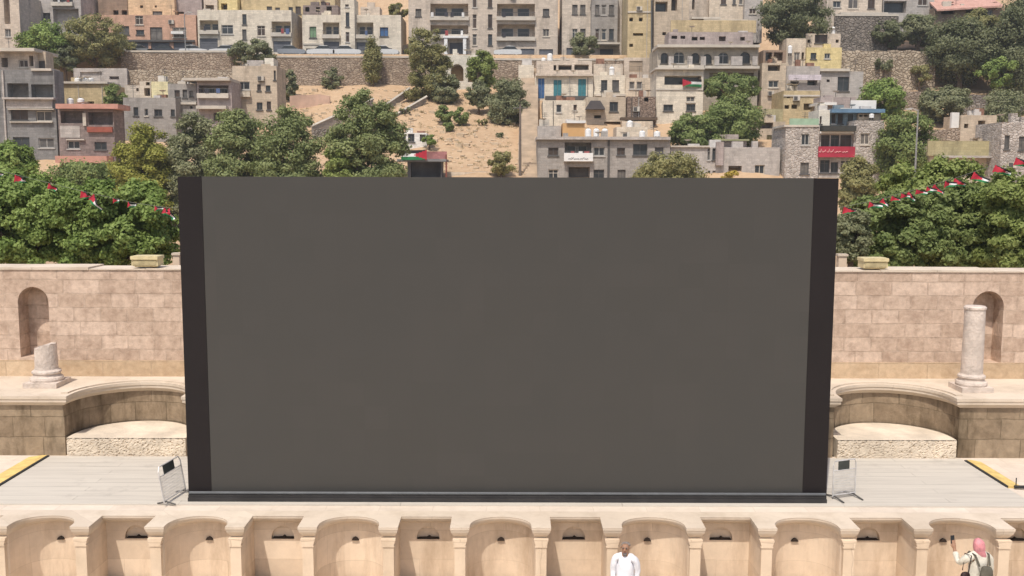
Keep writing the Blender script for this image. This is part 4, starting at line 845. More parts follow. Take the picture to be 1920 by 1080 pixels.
REDT = plain('pink_tin', (.50, .26, .20), .6, .15, 1); slab(rb, 'roof', 110, 226, 195.5, 204.5, 117, -.8, 3, REDT); slab(rb, 'awning', 118, 213, 293, 306, 117, -2.0, -.02, REDT); slab(rb, 'wall_patch', 113, 150, 236, 258, 117, -.05, -.01, lgrey); slab(rb, 'red_sheet', 165, 212, 238, 248, 117, -.3, -.02, plain('rusty_sheet', (.30, .09, .06), .8, .3, 1)); slab(rb, 'post', 157, 163, 212, 236, 117, -.3, -.02, SLAB); slab(rb, 'ledge', 126, 160, 261, 263, 117, -.3, -.02, SLAB)
t = house('low tan plastered house above the red tin roof', 100, 202, 157, 212, 128, tan2, [('o', 164, 176, 190, 198)], 6); slab(t, 'roof_edge', 99, 203, 153, 157, 128, -.3, 4, SLAB)
t = house('dark open shed under the trees at upper left', 138, 238, 128, 152, 139.4, lgrey, [('o', 150, 191, 135, 148), ('o', 205, 223, 143, 149)], .55, 'shed', 'open_shed')
t = house('grey house with small square windows behind the yellow green tree', 232, 330, 183, 260, 124, grey, [('w', 250, 259, 201, 217), ('w', 271, 277, 204, 217), ('w', 289, 304, 205, 218), ('w', 320, 329, 205, 218)], 4); wing(t, 'upper_wall', 262, 283, 152, 184, 128, 4, cream, [('o', 273, 282, 150, 160), ('o', 270, 283, 165, 180)], base=0); wing(t, 'upper_wall', 234, 262, 160, 184, 128.4, 3, stone, [('o', 255, 260, 165, 171)], base=0)
t = house('pale yellow blank gable among the grey houses at left', 284, 315, 153, 184, 127.5, facade('pale_yellow', (.66, .56, .34)), [], 4, base=1.5)
t = house('grey two storey house with small paired windows left of the balcony house', 316, 369, 157, 245, 126, grey, [('w', 327, 337, 169, 182), ('w', 342, 351, 168, 183), ('w', 355, 362, 170, 181), ('w', 320, 341, 205, 219), ('o', 356, 361, 199, 204)], 5); slab(t, 'string_course', 316, 369, 192, 196, 126, -.3, -.01, SLAB)
t = house('grey balcony house with a long shaded loggia behind the green trees', 370, 435, 152, 245, 125.5, purple, [('B', 372, 428, 160, 181), ('o', 400, 412, 211, 226)], 5); slab(t, 'roof_slab', 345, 434, 147, 152, 125.5, -.8, 4, SLAB); slab(t, 'terrace_slab', 372, 428, 199, 205, 125.5, -1.0, -.02, SLAB)
t = house('tan flat roofed house with a white roof room at the end of the left row', 437, 520, 128, 245, 130, tan, [('w', 445, 468, 153, 168), ('w', 482, 489, 158, 170), ('w', 498, 507, 160, 171), ('w', 481, 492, 192, 206), ('w', 500, 508, 190, 206), ('w', 513, 518, 132, 150)], 5, parapet=.3); wing(t, 'roof_room', 496, 513, 109, 129, 132, 2.5, facade('white_plaster', (.62, .56, .48)), base=0); wing(t, 'roof_room', 463, 494, 113, 124, 133, 2, lgrey, base=1.2)
slab(t, 'balcony', 438, 470, 172, 182, 130, -.5, -.02, cream2)

# --- foot of the slope
t = house('small white hut with dark windows at the foot of the earth slope', 746, 800, 249, 275, 121, facade('white_hut', (.70, .66, .60), stain_amt=.2), [('w', 751, 761, 252, 266), ('w', 765, 777, 251, 266, GLASS), ('o', 787, 798, 252, 265)], 3, 'hut', 'white_hut')
t = house('dark open kiosk with a flag banner under the tall conifer', 764, 828, 303, 335, 110, plain('dark_kiosk', (.10, .10, .105), .8, .3, 1), [('o', 770, 826, 305, 334)], 3, 'kiosk', 'kiosk', base=2); slab(t, 'roof', 746, 838, 298.5, 303, 110, -.8, 3.2, plain('kiosk_roof', (.2, .2, .2), .7, .2, 1)); slab(t, 'side_post', 836, 839, 290, 335, 110, -.7, -.6, plain('rust_post', (.2, .07, .05), .8, .2)); slab(t, 'red_board', 800, 838, 284, 298, 110, -.2, -.1, plain('faded_red', (.33, .15, .14), .8, .4, 1.5))
o = P(752, 281, 109); m = MB(); a = Vector((1, 0, 0)); flag_mesh(m, o + Vector((2.8, 0, 0)), (-1, 0, -.02), (0, 0, -1), 2.8, 1.05, .2, 2.0, 16); tag(m.build('flag', FLAGM, None, tuple(o)), 'crumpled white, green and red flag banner above the dark kiosk', 'flag')
rwall('low pale kerb wall along the foot of the earth slope', 838, 972, 320, 335, 112.6, cream, name='kerb_wall', cap=False)

# ================================================================== ROOF TANKS, POLES, CARS
def tank(lab, px, pyt, pyb, wpx, D, grp=None, mat=WHITE):
    c = P(px, pyb, D); top = P(px, pyt, D).z; r = wpx / FPX * D / 2; h = top - c.z
    t = thing('water_tank', lab, 'water tank', (c.x, D, c.z - .1), grp or 'water tanks on the roofs')
    m = MB(); m.lathe((c.x, D, c.z), [(r, 0), (r, h * .3), (r * .96, h * .32), (r, h * .35), (r, h * .8), (r * .7, h * .93), (r * .3, h)], 14); m.build('tank', mat, t)
    m = MB(); m.lathe((c.x, D, c.z + h), [(r * .28, 0), (r * .28, .08), (r * .1, .1)], 10); m.build('lid', DFRAME, t)
    m = MB()
    for q in range(4): m.tube([(c.x + r * .7 * math.cos(q * 1.57 + .8), D + r * .7 * math.sin(q * 1.57 + .8), c.z - .35), (c.x + r * .7 * math.cos(q * 1.57 + .8), D + r * .7 * math.sin(q * 1.57 + .8), c.z + .02)], .04, 4)
    m.build('stand', DFRAME, t)
L1 = 'one of the white water tanks on the long grey house behind the orange roof room'
for px in (1103, 1118, 1134): tank(L1, px, 241, 256, 11, 117)
tank('white water tank on the tan roof block right of the grey roof', 1181, 226, 239, 11, 120); tank('white water tank at the right end of the grey roof beside the tan block', 1204, 245, 258, 11, 116.5)
tank('white water tank on the roof of the cream house with two tall windows', 1147, 125, 141, 10, 142.5); tank('white water tank behind the street parapet above the blue shuttered house', 1019, 108, 120, 8, 147.5); tank('taller white water tank right of the one above the blue shuttered house', 1031, 100, 114, 10, 147.8)
L2 = 'one of the white water tanks in a row on the low tan house at left'
for px in (146, 158, 170): tank(L2, px, 146, 155, 11, 129.5)
tank('white water tank beside the dark concrete block below the dark trees', 106, 139, 152, 11, 130)
L3 = 'one of the white water tanks behind the red tin roof'
for px in (132, 152): tank(L3, px, 184, 197, 12, 120.5)
tank('white water tank left of the white rubble house among the tan walls', 1463, 240, 252, 9, 120); tank('white water tank on the roof of the cream wing left of the yellow house', 1481, 85, 100, 8, 146); tank('white water tank on top of the yellow house attic', 1562, 50, 64, 7, 149.5)
tank('white water tank under the blue roof on the white rubble house', 1634, 213, 221, 9, 113.3); tank('white water tank at the right corner of the grey and mauve roofs', 1232, 246, 256, 12, 116)

def pole(lab, px, pyt, pyb, D, r, name='utility_pole', arm=0):
    p = P(px, pyb, D); z1 = P(px, pyt, D).z; z0 = min(p.z, terr(p.x, D)) - .1
    t = thing(name, lab, 'pole', (p.x, D, z0)); m = MB(); m.tube([(p.x, D, z0), (p.x, D, z1)], [r, r * .6], 7); m.build('post', plain('pole_' + name, (.16, .13, .11) if name == 'utility_pole' else (.24, .24, .235), .7, .2), t)
    m = MB()
    if arm: m.tube([(p.x, D, z1 - .1), (p.x + arm * .6, D, z1 + .15), (p.x + arm, D, z1 + .1)], r * .5, 5); m.obox((p.x + arm, D, z1 + .06), (.3, 0, 0), (0, .12, 0), (0, 0, .06)); m.build('lamp_head', FRAME, t)
    else: m.tube([(p.x - .8, D, z1 - .4), (p.x + .8, D, z1 - .4)], .06, 5); m.build('crossarm', DFRAME, t)
pole('dark utility pole at the foot of the steps beside the earth slope', 975, 196, 334, 112.5, .17)
pole('tall thin street lamp in front of the salmon pink house', 348, 24, 96, 151, .1, 'street_lamp', .9)
pole('tall grey street lamp among the trees right of the white rubble house', 1717, 206, 300, 100, .12, 'street_lamp', -1.0)

CARC = {'white': plain('car_white', (.62, .62, .61), .3, .05, spec=.5), 'silver': plain('car_silver', (.33, .34, .36), .3, .05, metal=.5), 'dark': plain('car_dark', (.05, .055, .065), .3, .1)}
def car(lab, px, colr, s=1, L=4.2):
    y = 152.6; x = P(px, 100, y).x; z = 24.73
    t = thing('parked_car', lab, 'car', (x, y, z), 'cars parked along the street'); h = L / 2
    m = MB(); m.prism([(x + s * q * h, z + w_) for q, w_ in ((-1, .35), (-1, .75), (-.94, .92), (-.55, .98), (.45, .98), (.93, .86), (1, .65), (1, .35), (.9, .26), (-.9, .26))][::s], y - .85, y + .85); m.build('body', CARC[colr], t)
    m = MB(); lo = [(x - s * .62 * h, z + .975), (x + s * .42 * h, z + .975)]; 
    m.prism([(x + s * q * h, z + w_) for q, w_ in ((-.72, .976), (-.5, 1.42), (-.1, 1.5), (.12, 1.44), (.46, .976))][::s], y - .74, y + .74); m.build('cabin_glass', GLASS, t)
    m = MB(); m.prism([(x + s * q * h, z + w_) for q, w_ in ((-.52, 1.425), (-.5, 1.47), (-.1, 1.54), (.13, 1.475), (.14, 1.44))][::s], y - .76, y + .76); m.build('roof', CARC[colr], t)
    for q in (-.62, .62):
        for yy in (-.82, .62):
            m = MB(); m.tube([(x + q * h, y + yy, z + .32), (x + q * h, y + yy + .2, z + .32)], .32, 14); wv = m.build('wheel', BLACKM, t)
            m = MB(); m.tube([(x + q * h, y + yy - .01, z + .32), (x + q * h, y + yy + .21, z + .32)], .18, 10); m.build('rim', STEEL, wv)
    for yy in (-.6, .6):
        m = MB(); m.obox((x + s * h * .985, y + yy, z + .68), (.05, 0, 0), (0, .16, 0), (0, 0, .07)); m.build('headlight', FRAME, t)
car('white car parked in front of the left end of the salmon pink house', 236, 'white'); car('silver car parked before the salmon pink house shops', 266, 'silver'); car('dark car parked between the silver car and the street lamp', 305, 'dark', -1)
car('white car parked under the gap right of the salmon pink house', 365, 'white'); car('white car parked left of the grey green tree on the street', 420, 'white', -1); car('silver car parked below the right balcony of the cream house', 548, 'silver')
car('white car parked below the left shutters of the stair tower house', 603, 'white', -1); car('white car parked at the foot of the stair tower', 652, 'white'); car('white car parked left of the olive yellow tree', 722, 'white'); car('white car parked below the right balconies of the tan apartments', 952, 'white', -1)

# ================================================================== TREES
BARK = plain('bark', (.14, .10, .07), .95, .3, 2, bump=.6)
LEAF = {k: leafmat('leaf_' + k, a_, b_) for k, (a_, b_) in {
    'bright': ((.145, .22, .05), (.345, .435, .13)), 'green': ((.14, .19, .06), (.31, .36, .13)), 'dark': ((.13, .145, .075), (.245, .255, .14)),
    'grey': ((.18, .195, .105), (.335, .335, .19)), 'olive': ((.23, .215, .085), (.39, .36, .16)), 'yellow': ((.25, .26, .05), (.45, .43, .105)), 'gold': ((.45, .32, .05), (.6, .46, .1)),
    'conifer': ((.165, .205, .08), (.36, .395, .17)), 'lime': ((.185, .235, .06), (.36, .41, .135))}.items()}
def leaves(name, blobs, n, size, mat, parent, flat=.0, asp=.55, droop=0.0):
    """n small bent leaf quads scattered through a list of blobs (centre, radii)"""
    ctr = np.array([b_[0] for b_ in blobs]); rad = np.array([b_[1] for b_ in blobs]); vol = (rad[:, 0] * rad[:, 1] + rad[:, 0] * rad[:, 2]); pr = vol / vol.sum()
    idx = RNG.choice(len(blobs), n, p=pr); d = RNG.normal(size=(n, 3)); d /= np.linalg.norm(d, axis=1)[:, None]
    rr = RNG.uniform(.1, 1, n) ** .5 * RNG.normal(1, .16, n)
    pos = ctr[idx] + d * rad[idx] * rr[:, None]
    cc_ = ctr.mean(0); og = pos - cc_; og /= (np.linalg.norm(og, axis=1)[:, None] + 1e-6)
    nr = d * .7 + og * .5 + RNG.normal(size=(n, 3)) * .55 + np.array([0, 0, .35 + flat]); nr /= np.linalg.norm(nr, axis=1)[:, None]
    tx = np.cross(nr, RNG.normal(size=(n, 3)) + np.array([0, 0, droop])); tx /= np.linalg.norm(tx, axis=1)[:, None]; ty = np.cross(nr, tx)
    s = size * RNG.uniform(.6, 1.35, n)[:, None]
    v = np.empty((n, 4, 3)); v[:, 0] = pos - tx * s; v[:, 1] = pos + ty * s * asp + nr * s * .12; v[:, 2] = pos + tx * s; v[:, 3] = pos - ty * s * asp + nr * s * .12
    o3 = np.array(ORG[parent.name]); v = (v - o3).reshape(-1, 3)
    me = bpy.data.meshes.new(name); me.vertices.add(n * 4); me.vertices.foreach_set('co', v.astype(np.float32).ravel())
    me.loops.add(n * 4); me.loops.foreach_set('vertex_index', np.arange(n * 4, dtype=np.int32)); me.polygons.add(n)
    me.polygons.foreach_set('loop_start', np.arange(0, n * 4, 4, dtype=np.int32)); me.polygons.foreach_set('loop_total', np.full(n, 4, dtype=np.int32))
    bt = RNG.uniform(0, 1, len(blobs)); at = me.attributes.new('tint', 'FLOAT', 'FACE'); at.data.foreach_set('value', np.clip(bt[idx] * .6 + RNG.uniform(0, .4, n), 0, 1).astype(np.float32))
    me.update(calc_edges=True); me.materials.append(mat); ob = bpy.data.objects.new(name, me); COL.objects.link(ob); ob.parent = parent; ORG[ob.name] = tuple(o3); return ob
def tree(lab, x0, x1, y0, y1, D, mat, shape='round', n=5000, leaf=.34, nb=26, ground=None, name='tree', cat='tree', grp=None, rb=.30, depth=1.0, asp=.55):
    if shape != 'hedge':
        e_ = (x1 - x0) * .09; x0, x1, y0 = x0 - e_, x1 + e_, y0 - (y1 - y0) * .04
        q_ = D < 101
        nb, rb, leaf, n = int(nb * (3.4 if q_ else 2.3)), rb * .8, leaf * (.54 if q_ else .58), int(n * (4.4 if q_ else 2.4))
    else: nb, rb = int(nb * 1.3), rb * .85
    pc = P((x0 + x1) / 2, (y0 + y1) / 2, D); zt = P((x0 + x1) / 2, y0, D).z; zb = P((x0 + x1) / 2, y1, D).z; W = (P(x1, y0, D).x - P(x0, y0, D).x) / 2; Hc = (zt - zb) / 2
    g = terr(pc.x, D) if ground is None else ground; g = min(g, zb - .05) if shape != 'bush' else min(g, zb)
    t = thing(name, lab, cat, (pc.x, D, g), grp); blobs = []
    rs = random.Random(int(x0 * 7 + y0 * 13 + D))
    for k in range(nb):
        for _ in range(60):
            a, b_, c_ = rs.uniform(-1, 1), rs.uniform(-1, 1), rs.uniform(-1, 1)
            if shape in ('round', 'bush'): ok = .12 < a * a + b_ * b_ + c_ * c_ < 1
            elif shape == 'upright': ok = .1 < math.hypot(a, b_) ** 2 + abs(c_) ** 3 * .5 and math.hypot(a, b_) < (1 - max(0, c_) ** 2.2 * .62) and c_ > -.95
            elif shape == 'cone': ok = math.hypot(a, b_) < 1.02 - (c_ + 1) / 2 * .82
            elif shape == 'cypress': ok = math.hypot(a, b_) < (1 - abs(c_) ** 2.2) * 1.0
            elif shape == 'hedge': ok = abs(a) < 1 and b_ * b_ < 1 and (c_ < .1 or a * a * .45 + b_ * b_ * .5 + c_ * c_ < 1)
            else: ok = a * a + b_ * b_ + (c_ * 1.0) ** 2 < 1 and c_ > -.75
            if ok: break
        r = rb * rs.uniform(.7, 1.3) * (min(W, Hc) if shape != 'cypress' else W * 1.6)
        if shape == 'cone': r *= 1.15 - (c_ + 1) / 2 * .55
        sx = max(.15, 1 - rb * .75) if shape != 'cypress' else .6
        blobs.append(((pc.x + a * W * sx, D + b_ * W * sx * depth, (zt + zb) / 2 + c_ * Hc * (1 - rb * .7)), (r * rs.uniform(.9, 1.25), r, r * rs.uniform(.65, .95))))
    leaves('crown', blobs, n, leaf, mat, t, asp=asp)
    m = MB(); hh = zb - g; tr = max(.12, W * .07)
    fork = Vector((pc.x, D, zb + Hc * .35)); base = Vector((pc.x + rs.uniform(-.2, .2) * W * .3, D, g - .15))
    m.tube([base, base.lerp(fork, .5) + Vector((rs.uniform(-.1, .1), 0, 0)), fork], [tr * 1.3, tr, tr * .75], 7)
    for k in range(min(7, nb)):
        e = Vector(blobs[k][0]); m.tube([fork - Vector((0, 0, Hc * .25 * rs.random())), fork.lerp(e, .55) + Vector((0, 0, .15)), e], [tr * .55, tr * .35, tr * .12], 5)
    m.build('trunk', BARK, t)
    return t
U = 'trees on the hillside'; S = 'trees in the street behind the screen'; F = 'trees just behind the theatre wall'
tree('bright green spreading tree at upper left above the dark concrete block', 36, 142, 42, 132, 146, LEAF['bright'], 'round', 7000, .33, 34, grp=U)
tree('brownish olive tree beside the salmon pink house', 118, 240, 30, 132, 147, LEAF['olive'], 'round', 7500, .30, 40, grp=U, rb=.26)
tree('dark blue green tree under the bright green one at upper left', 84, 160, 84, 140, 144.5, LEAF['dark'], 'round', 3500, .33, 20, grp=U)
tree('grey green tree leaning over the street wall by the tan flat roofed house', 430, 512, 72, 132, 147.6, LEAF['grey'], 'round', 4500, .32, 24, grp=U)
tree('slim dark cypress in front of the long street wall', 683, 714, 52, 172, 147, LEAF['olive'], 'cypress', 4200, .26, 34, grp=U, rb=.42)
tree('large olive yellow tree with drooping crown left of the white arches', 760, 845, 52, 200, 142, LEAF['olive'], 'upright', 10000, .27, 50, grp=U, rb=.24)
tree('lime green tree right of the white arches', 876, 928, 92, 180, 142, LEAF['lime'], 'round', 5000, .28, 28, grp=U)
tree('grey green tree on the slope beside the stair street', 910, 984, 138, 250, 133, LEAF['grey'], 'round', 7500, .28, 36, grp=U)
tree('small shaded grey green tree below the lime green tree', 872, 922, 150, 208, 137, LEAF['grey'], 'round', 3500, .28, 20, grp=U)
tree('dusty grey green tree under the olive yellow tree', 800, 862, 138, 198, 141, LEAF['grey'], 'round', 3500, .28, 22, grp=U)
tree('small round tree in front of the limestone apartments', 1068, 1122, 60, 112, 151, LEAF['grey'], 'round', 3200, .27, 18, grp=U)
B_ = 'bushes on the earth slope'
for lab, x0, x1, y0, y1 in (('wide green bush on the earth slope below the olive yellow tree', 812, 858, 195, 232), ('round green bush right of the wide bush on the earth slope', 850, 880, 200, 236), ('small low green bush lowest on the earth slope', 830, 854, 228, 248)):
    p = on((x0 + x1) / 2, y1); tree(lab, x0, x1, y0, y1, p.y, LEAF['green'], 'bush', 1800, .24, 12, name='bush', cat='bush', grp=B_)
tree('bright green bush against the small white hut', 790, 820, 252, 276, 120, LEAF['bright'], 'bush', 1500, .22, 10, name='bush', cat='bush')
tree('bare spreading shrub by the utility pole just above the screen', 916, 962, 280, 334, 111, LEAF['olive'], 'vase', 1800, .24, 16, name='shrub', cat='shrub')
tree('thin shrub growing on the long street wall', 606, 644, 128, 176, 147.5, LEAF['grey'], 'round', 1500, .26, 14, grp=U)
tree('grey green tree beside the tan flat roofed house below the street wall', 518, 556, 128, 196, 143, LEAF['grey'], 'round', 3500, .27, 18, grp=U)
tree('leafy shrub between the low tan house and the grey house at left', 196, 240, 152, 212, 126.5, LEAF['green'], 'round', 2400, .26, 16, grp=U)
# street trees behind the screen
tree('yellow green tree left of the grey green trees behind the screen', 218, 330, 228, 440, 96, LEAF['yellow'], 'upright', 9000, .27, 44, grp=S)
tree('dull grey green tree behind the left corner of the screen', 312, 420, 206, 440, 97, LEAF['grey'], 'upright', 9500, .26, 44, grp=S)
tree('mid green tree between the grey green tree and the twin green tree', 392, 504, 196, 440, 95, LEAF['conifer'], 'upright', 10000, .26, 48, grp=S)
tree('full green tree with a rounded top below the pink terrace wall', 482, 606, 192, 440, 93, LEAF['conifer'], 'upright', 11000, .26, 52, grp=S)
tree('tall dark conifer like tree left of the earth slope', 618, 756, 166, 430, 91, LEAF['conifer'], 'upright', 15000, .25, 74, grp=S, rb=.22)
tree('yellow green leafy tree at the foot of the tall conifer', 606, 668, 268, 400, 89, LEAF['lime'], 'round', 4500, .25, 24, grp=S)
tree('pale olive leaved tree in front of the long grey house', 1190, 1314, 276, 420, 100, LEAF['olive'], 'round', 7500, .24, 40, grp=S, rb=.24)
tree('small golden yellow tree under the mauve grey house', 1352, 1388, 312, 380, 106, LEAF['gold'], 'round', 1600, .22, 14, grp=S)
tree('olive tree at the right corner of the screen before the white rubble house', 1570, 1642, 288, 420, 92, LEAF['olive'], 'round', 6000, .25, 34, grp=S)
tree('big round green tree right of the cream flag house', 1316, 1424, 176, 290, 122, LEAF['green'], 'round', 9000, .30, 44, grp=U)
tree('lower round green tree overhanging the mauve grey roof', 1256, 1360, 212, 286, 119.5, LEAF['green'], 'round', 6500, .29, 34, grp=U)
tree('green tree in front of the mansion below its balcony', 1318, 1424, 132, 196, 132, LEAF['green'], 'round', 5500, .31, 30, grp=U)
tree('large dark grey green tree above the yellow house at the top', 1424, 1552, -20, 92, 151, LEAF['dark'], 'round', 9000, .34, 44, grp=U)
tree('green shrubby tree behind the blue roof of the white rubble house', 1606, 1700, 150, 232, 134, LEAF['bright'], 'round', 5500, .30, 30, grp=U)
tree('tall dark green tree right of the white rubble house', 1646, 1748, 202, 345, 111, LEAF['green'], 'round', 9000, .28, 46, grp=U)
tree('left dusty dark tree on the upper terrace under the grey stone house', 1636, 1700, 34, 92, 153.6, LEAF['dark'], 'round', 3500, .32, 20, grp=U)
tree('right dusty grey tree on the upper terrace under the grey stone house', 1686, 1758, 24, 92, 153.2, LEAF['grey'], 'round', 4500, .32, 24, grp=U)
tree('big shadowy olive green tree below the pink tiled roof', 1742, 1862, 30, 166, 146.5, LEAF['dark'], 'round', 10000, .34, 46, grp=U)
tree('olive topped tree behind the big shadowy tree under the pink roof', 1780, 1880, 16, 90, 150, LEAF['olive'], 'round', 5000, .34, 26, grp=U)
tree('very dark tall tree at the upper right edge', 1862, 1990, -20, 205, 143.5, LEAF['dark'], 'round', 14000, .36, 56, grp=U)
tree('fresh green tree below the ochre rocks at the right edge', 1838, 1906, 106, 168, 142, LEAF['bright'], 'round', 3500, .30, 20, grp=U)
tree('grey green rounded shrub on the bank above the ruined shed', 1728, 1818, 158, 238, 133, LEAF['grey'], 'round', 5500, .30, 30, grp=U)
tree('grey green tree right of the ruined shed', 1836, 1922, 164, 268, 128, LEAF['grey'], 'round', 6500, .30, 34, grp=U)
tree('light green tree before the dark concrete block at the left edge', -30, 62, 262, 360, 62, LEAF['bright'], 'round', 6000, .2, 30, ground=.8, grp=S)
tree('green shrub row below the red tin roofed house', 96, 240, 296, 380, 100, LEAF['green'], 'hedge', 16000, .15, 60, grp=S, rb=.5)
tree('olive shrub on the bare slope at the very top left of the tan apartments', 728, 768, 6, 34, 163, LEAF['olive'], 'bush', 1800, .3, 14, name='bush', cat='bush')
# dense trees right behind the theatre wall
FT = dict(ground=.8, grp=F, rb=.2, depth=.75, asp=.6)
tree('dense bright green tree behind the wall at the left edge', -90, 170, 316, 500, 35.5, LEAF['bright'], 'hedge', 72000, .068, 210, **FT)
tree('dense bright green tree behind the wall beside the left floodlight', 120, 330, 330, 502, 34, LEAF['bright'], 'hedge', 64000, .066, 190, **FT)
tree('dense mid green tree behind the wall right of the screen', 1590, 1772, 352, 510, 34.5, LEAF['green'], 'hedge', 58000, .066, 170, **FT)
tree('taller lime green tree behind the trees at right under the lamp', 1650, 1850, 286, 470, 40, LEAF['lime'], 'hedge', 52000, .078, 160, **FT)
tree('dense dark green tree behind the wall in front of the lime green tree', 1720, 1890, 330, 510, 35.5, LEAF['green'], 'hedge', 58000, .066, 170, **FT)
tree('pale green tree behind the wall at the right edge', 1830, 2020, 306, 512, 34, LEAF['lime'], 'hedge', 60000, .066, 180, **FT)
tree('thin dusty tree between the screen edge and the right trees', 1562, 1632, 388, 500, 33, LEAF['grey'], 'round', 6000, .09, 36, ground=.8, grp=F, rb=.24)

# dry weeds on the slope
wt = bpy.data.objects.new('tmp', None); ORG['tmp'] = (0, 0, 0); bl = []; rk = random.Random(9)
for k in range(520):
    px, py = rk.uniform(540, 1000), rk.uniform(168, 328); p = on(px, py)
    if p.y < 148: r_ = rk.uniform(.12, .5); bl.append(((p.x, p.y, p.z + r_ * .2), (r_, r_, r_ * .5)))
wd = leaves('dry_weeds', bl, 9000, .11, leafmat('leaf_dry', (.22, .17, .09), (.36, .30, .15)), wt, asp=.25); wd.parent = None; bpy.data.objects.remove(wt); wd['kind'] = 'stuff'
# loose stones on the slope
rk = random.Random(5); m = MB()
for k in range(700):
    px, py = rk.uniform(540, 985), rk.uniform(165, 322); p = on(px, py); s = rk.uniform(.05, .2) * (1 if rk.random() < .85 else 2.2)
    m.obox(p + Vector((0, 0, s * .2)), (s, rk.uniform(-.1, .1), 0), (rk.uniform(-.1, .1), s * .8, .03), (.02, -.03, s * .6))
tag(m.build('loose_stones', plain('slope_stone', (.55, .44, .31), .95, .25, 2), None, (0, 0, 0)), kind='stuff')
for k, (px, py, w_) in enumerate(((760, 214, 13), (905, 236, 12), (936, 258, 9), (690, 236, 14), (575, 236, 12), (652, 190, 12))):
    p = on(px, py); tree('small dry olive shrub on the bare earth slope', px - w_, px + w_, py - w_ * 1.1, py, p.y, LEAF['olive' if k % 2 else 'grey'], 'bush', 500, .2, 7, name='bush', cat='bush', grp='small dry shrubs on the earth slope')
tree('grey shrub hanging over the broken rubble terrace wall at top right', 1640, 1676, 104, 136, 146.4, LEAF['grey'], 'bush', 1300, .25, 9, name='bush', cat='bush')
tree('olive shrub at the right end of the broken rubble terrace wall', 1704, 1744, 120, 166, 146.2, LEAF['olive'], 'bush', 1500, .25, 10, name='bush', cat='bush')

# ================================================================== PEOPLE
def skin(name, pts, edges, mat, t, sub=2, root=0, fold=0.0):
    """continuous tapered surface grown round a skeleton; pts: list of (co, radius or (rx, ry))"""
    o3 = Vector(ORG[t.name]); me = bpy.data.meshes.new(name + '_skeleton')
    me.from_pydata([tuple(Vector(p) - o3) for p, _ in pts], edges, []); me.update()
    tmp = bpy.data.objects.new(name + '_skeleton', me); COL.objects.link(tmp)
    tmp.modifiers.new('skin', 'SKIN'); sv_ = me.skin_vertices[0].data
    for k, (_, r) in enumerate(pts): sv_[k].radius = r if hasattr(r, '__len__') else (r, r); sv_[k].use_root = (k == root)
    sb = tmp.modifiers.new('sub', 'SUBSURF'); sb.levels = sub; sb.render_levels = sub
    bpy.context.view_layer.update(); dg = bpy.context.evaluated_depsgraph_get()
    m2 = bpy.data.meshes.new_from_object(tmp.evaluated_get(dg)); m2.name = name
    bpy.data.objects.remove(tmp, do_unlink=True)
    if fold:
        from mathutils import noise as mn
        for v_ in m2.vertices:
            c = v_.co; v_.co = c + v_.normal * fold * (mn.noise(Vector((c.x * 9, c.y * 9, c.z * 5))) + .6 * mn.noise(Vector((c.x * 22, c.y * 22, c.z * 9 + 4))))
    m2.materials.clear(); m2.materials.append(mat); m2.polygons.foreach_set('use_smooth', [True] * len(m2.polygons))
    ob = bpy.data.objects.new(name, m2); COL.objects.link(ob); ob.parent = t; ORG[ob.name] = tuple(o3); return ob
SKIN_ = plain('skin', (.34, .19, .12), .6, .08, 6)
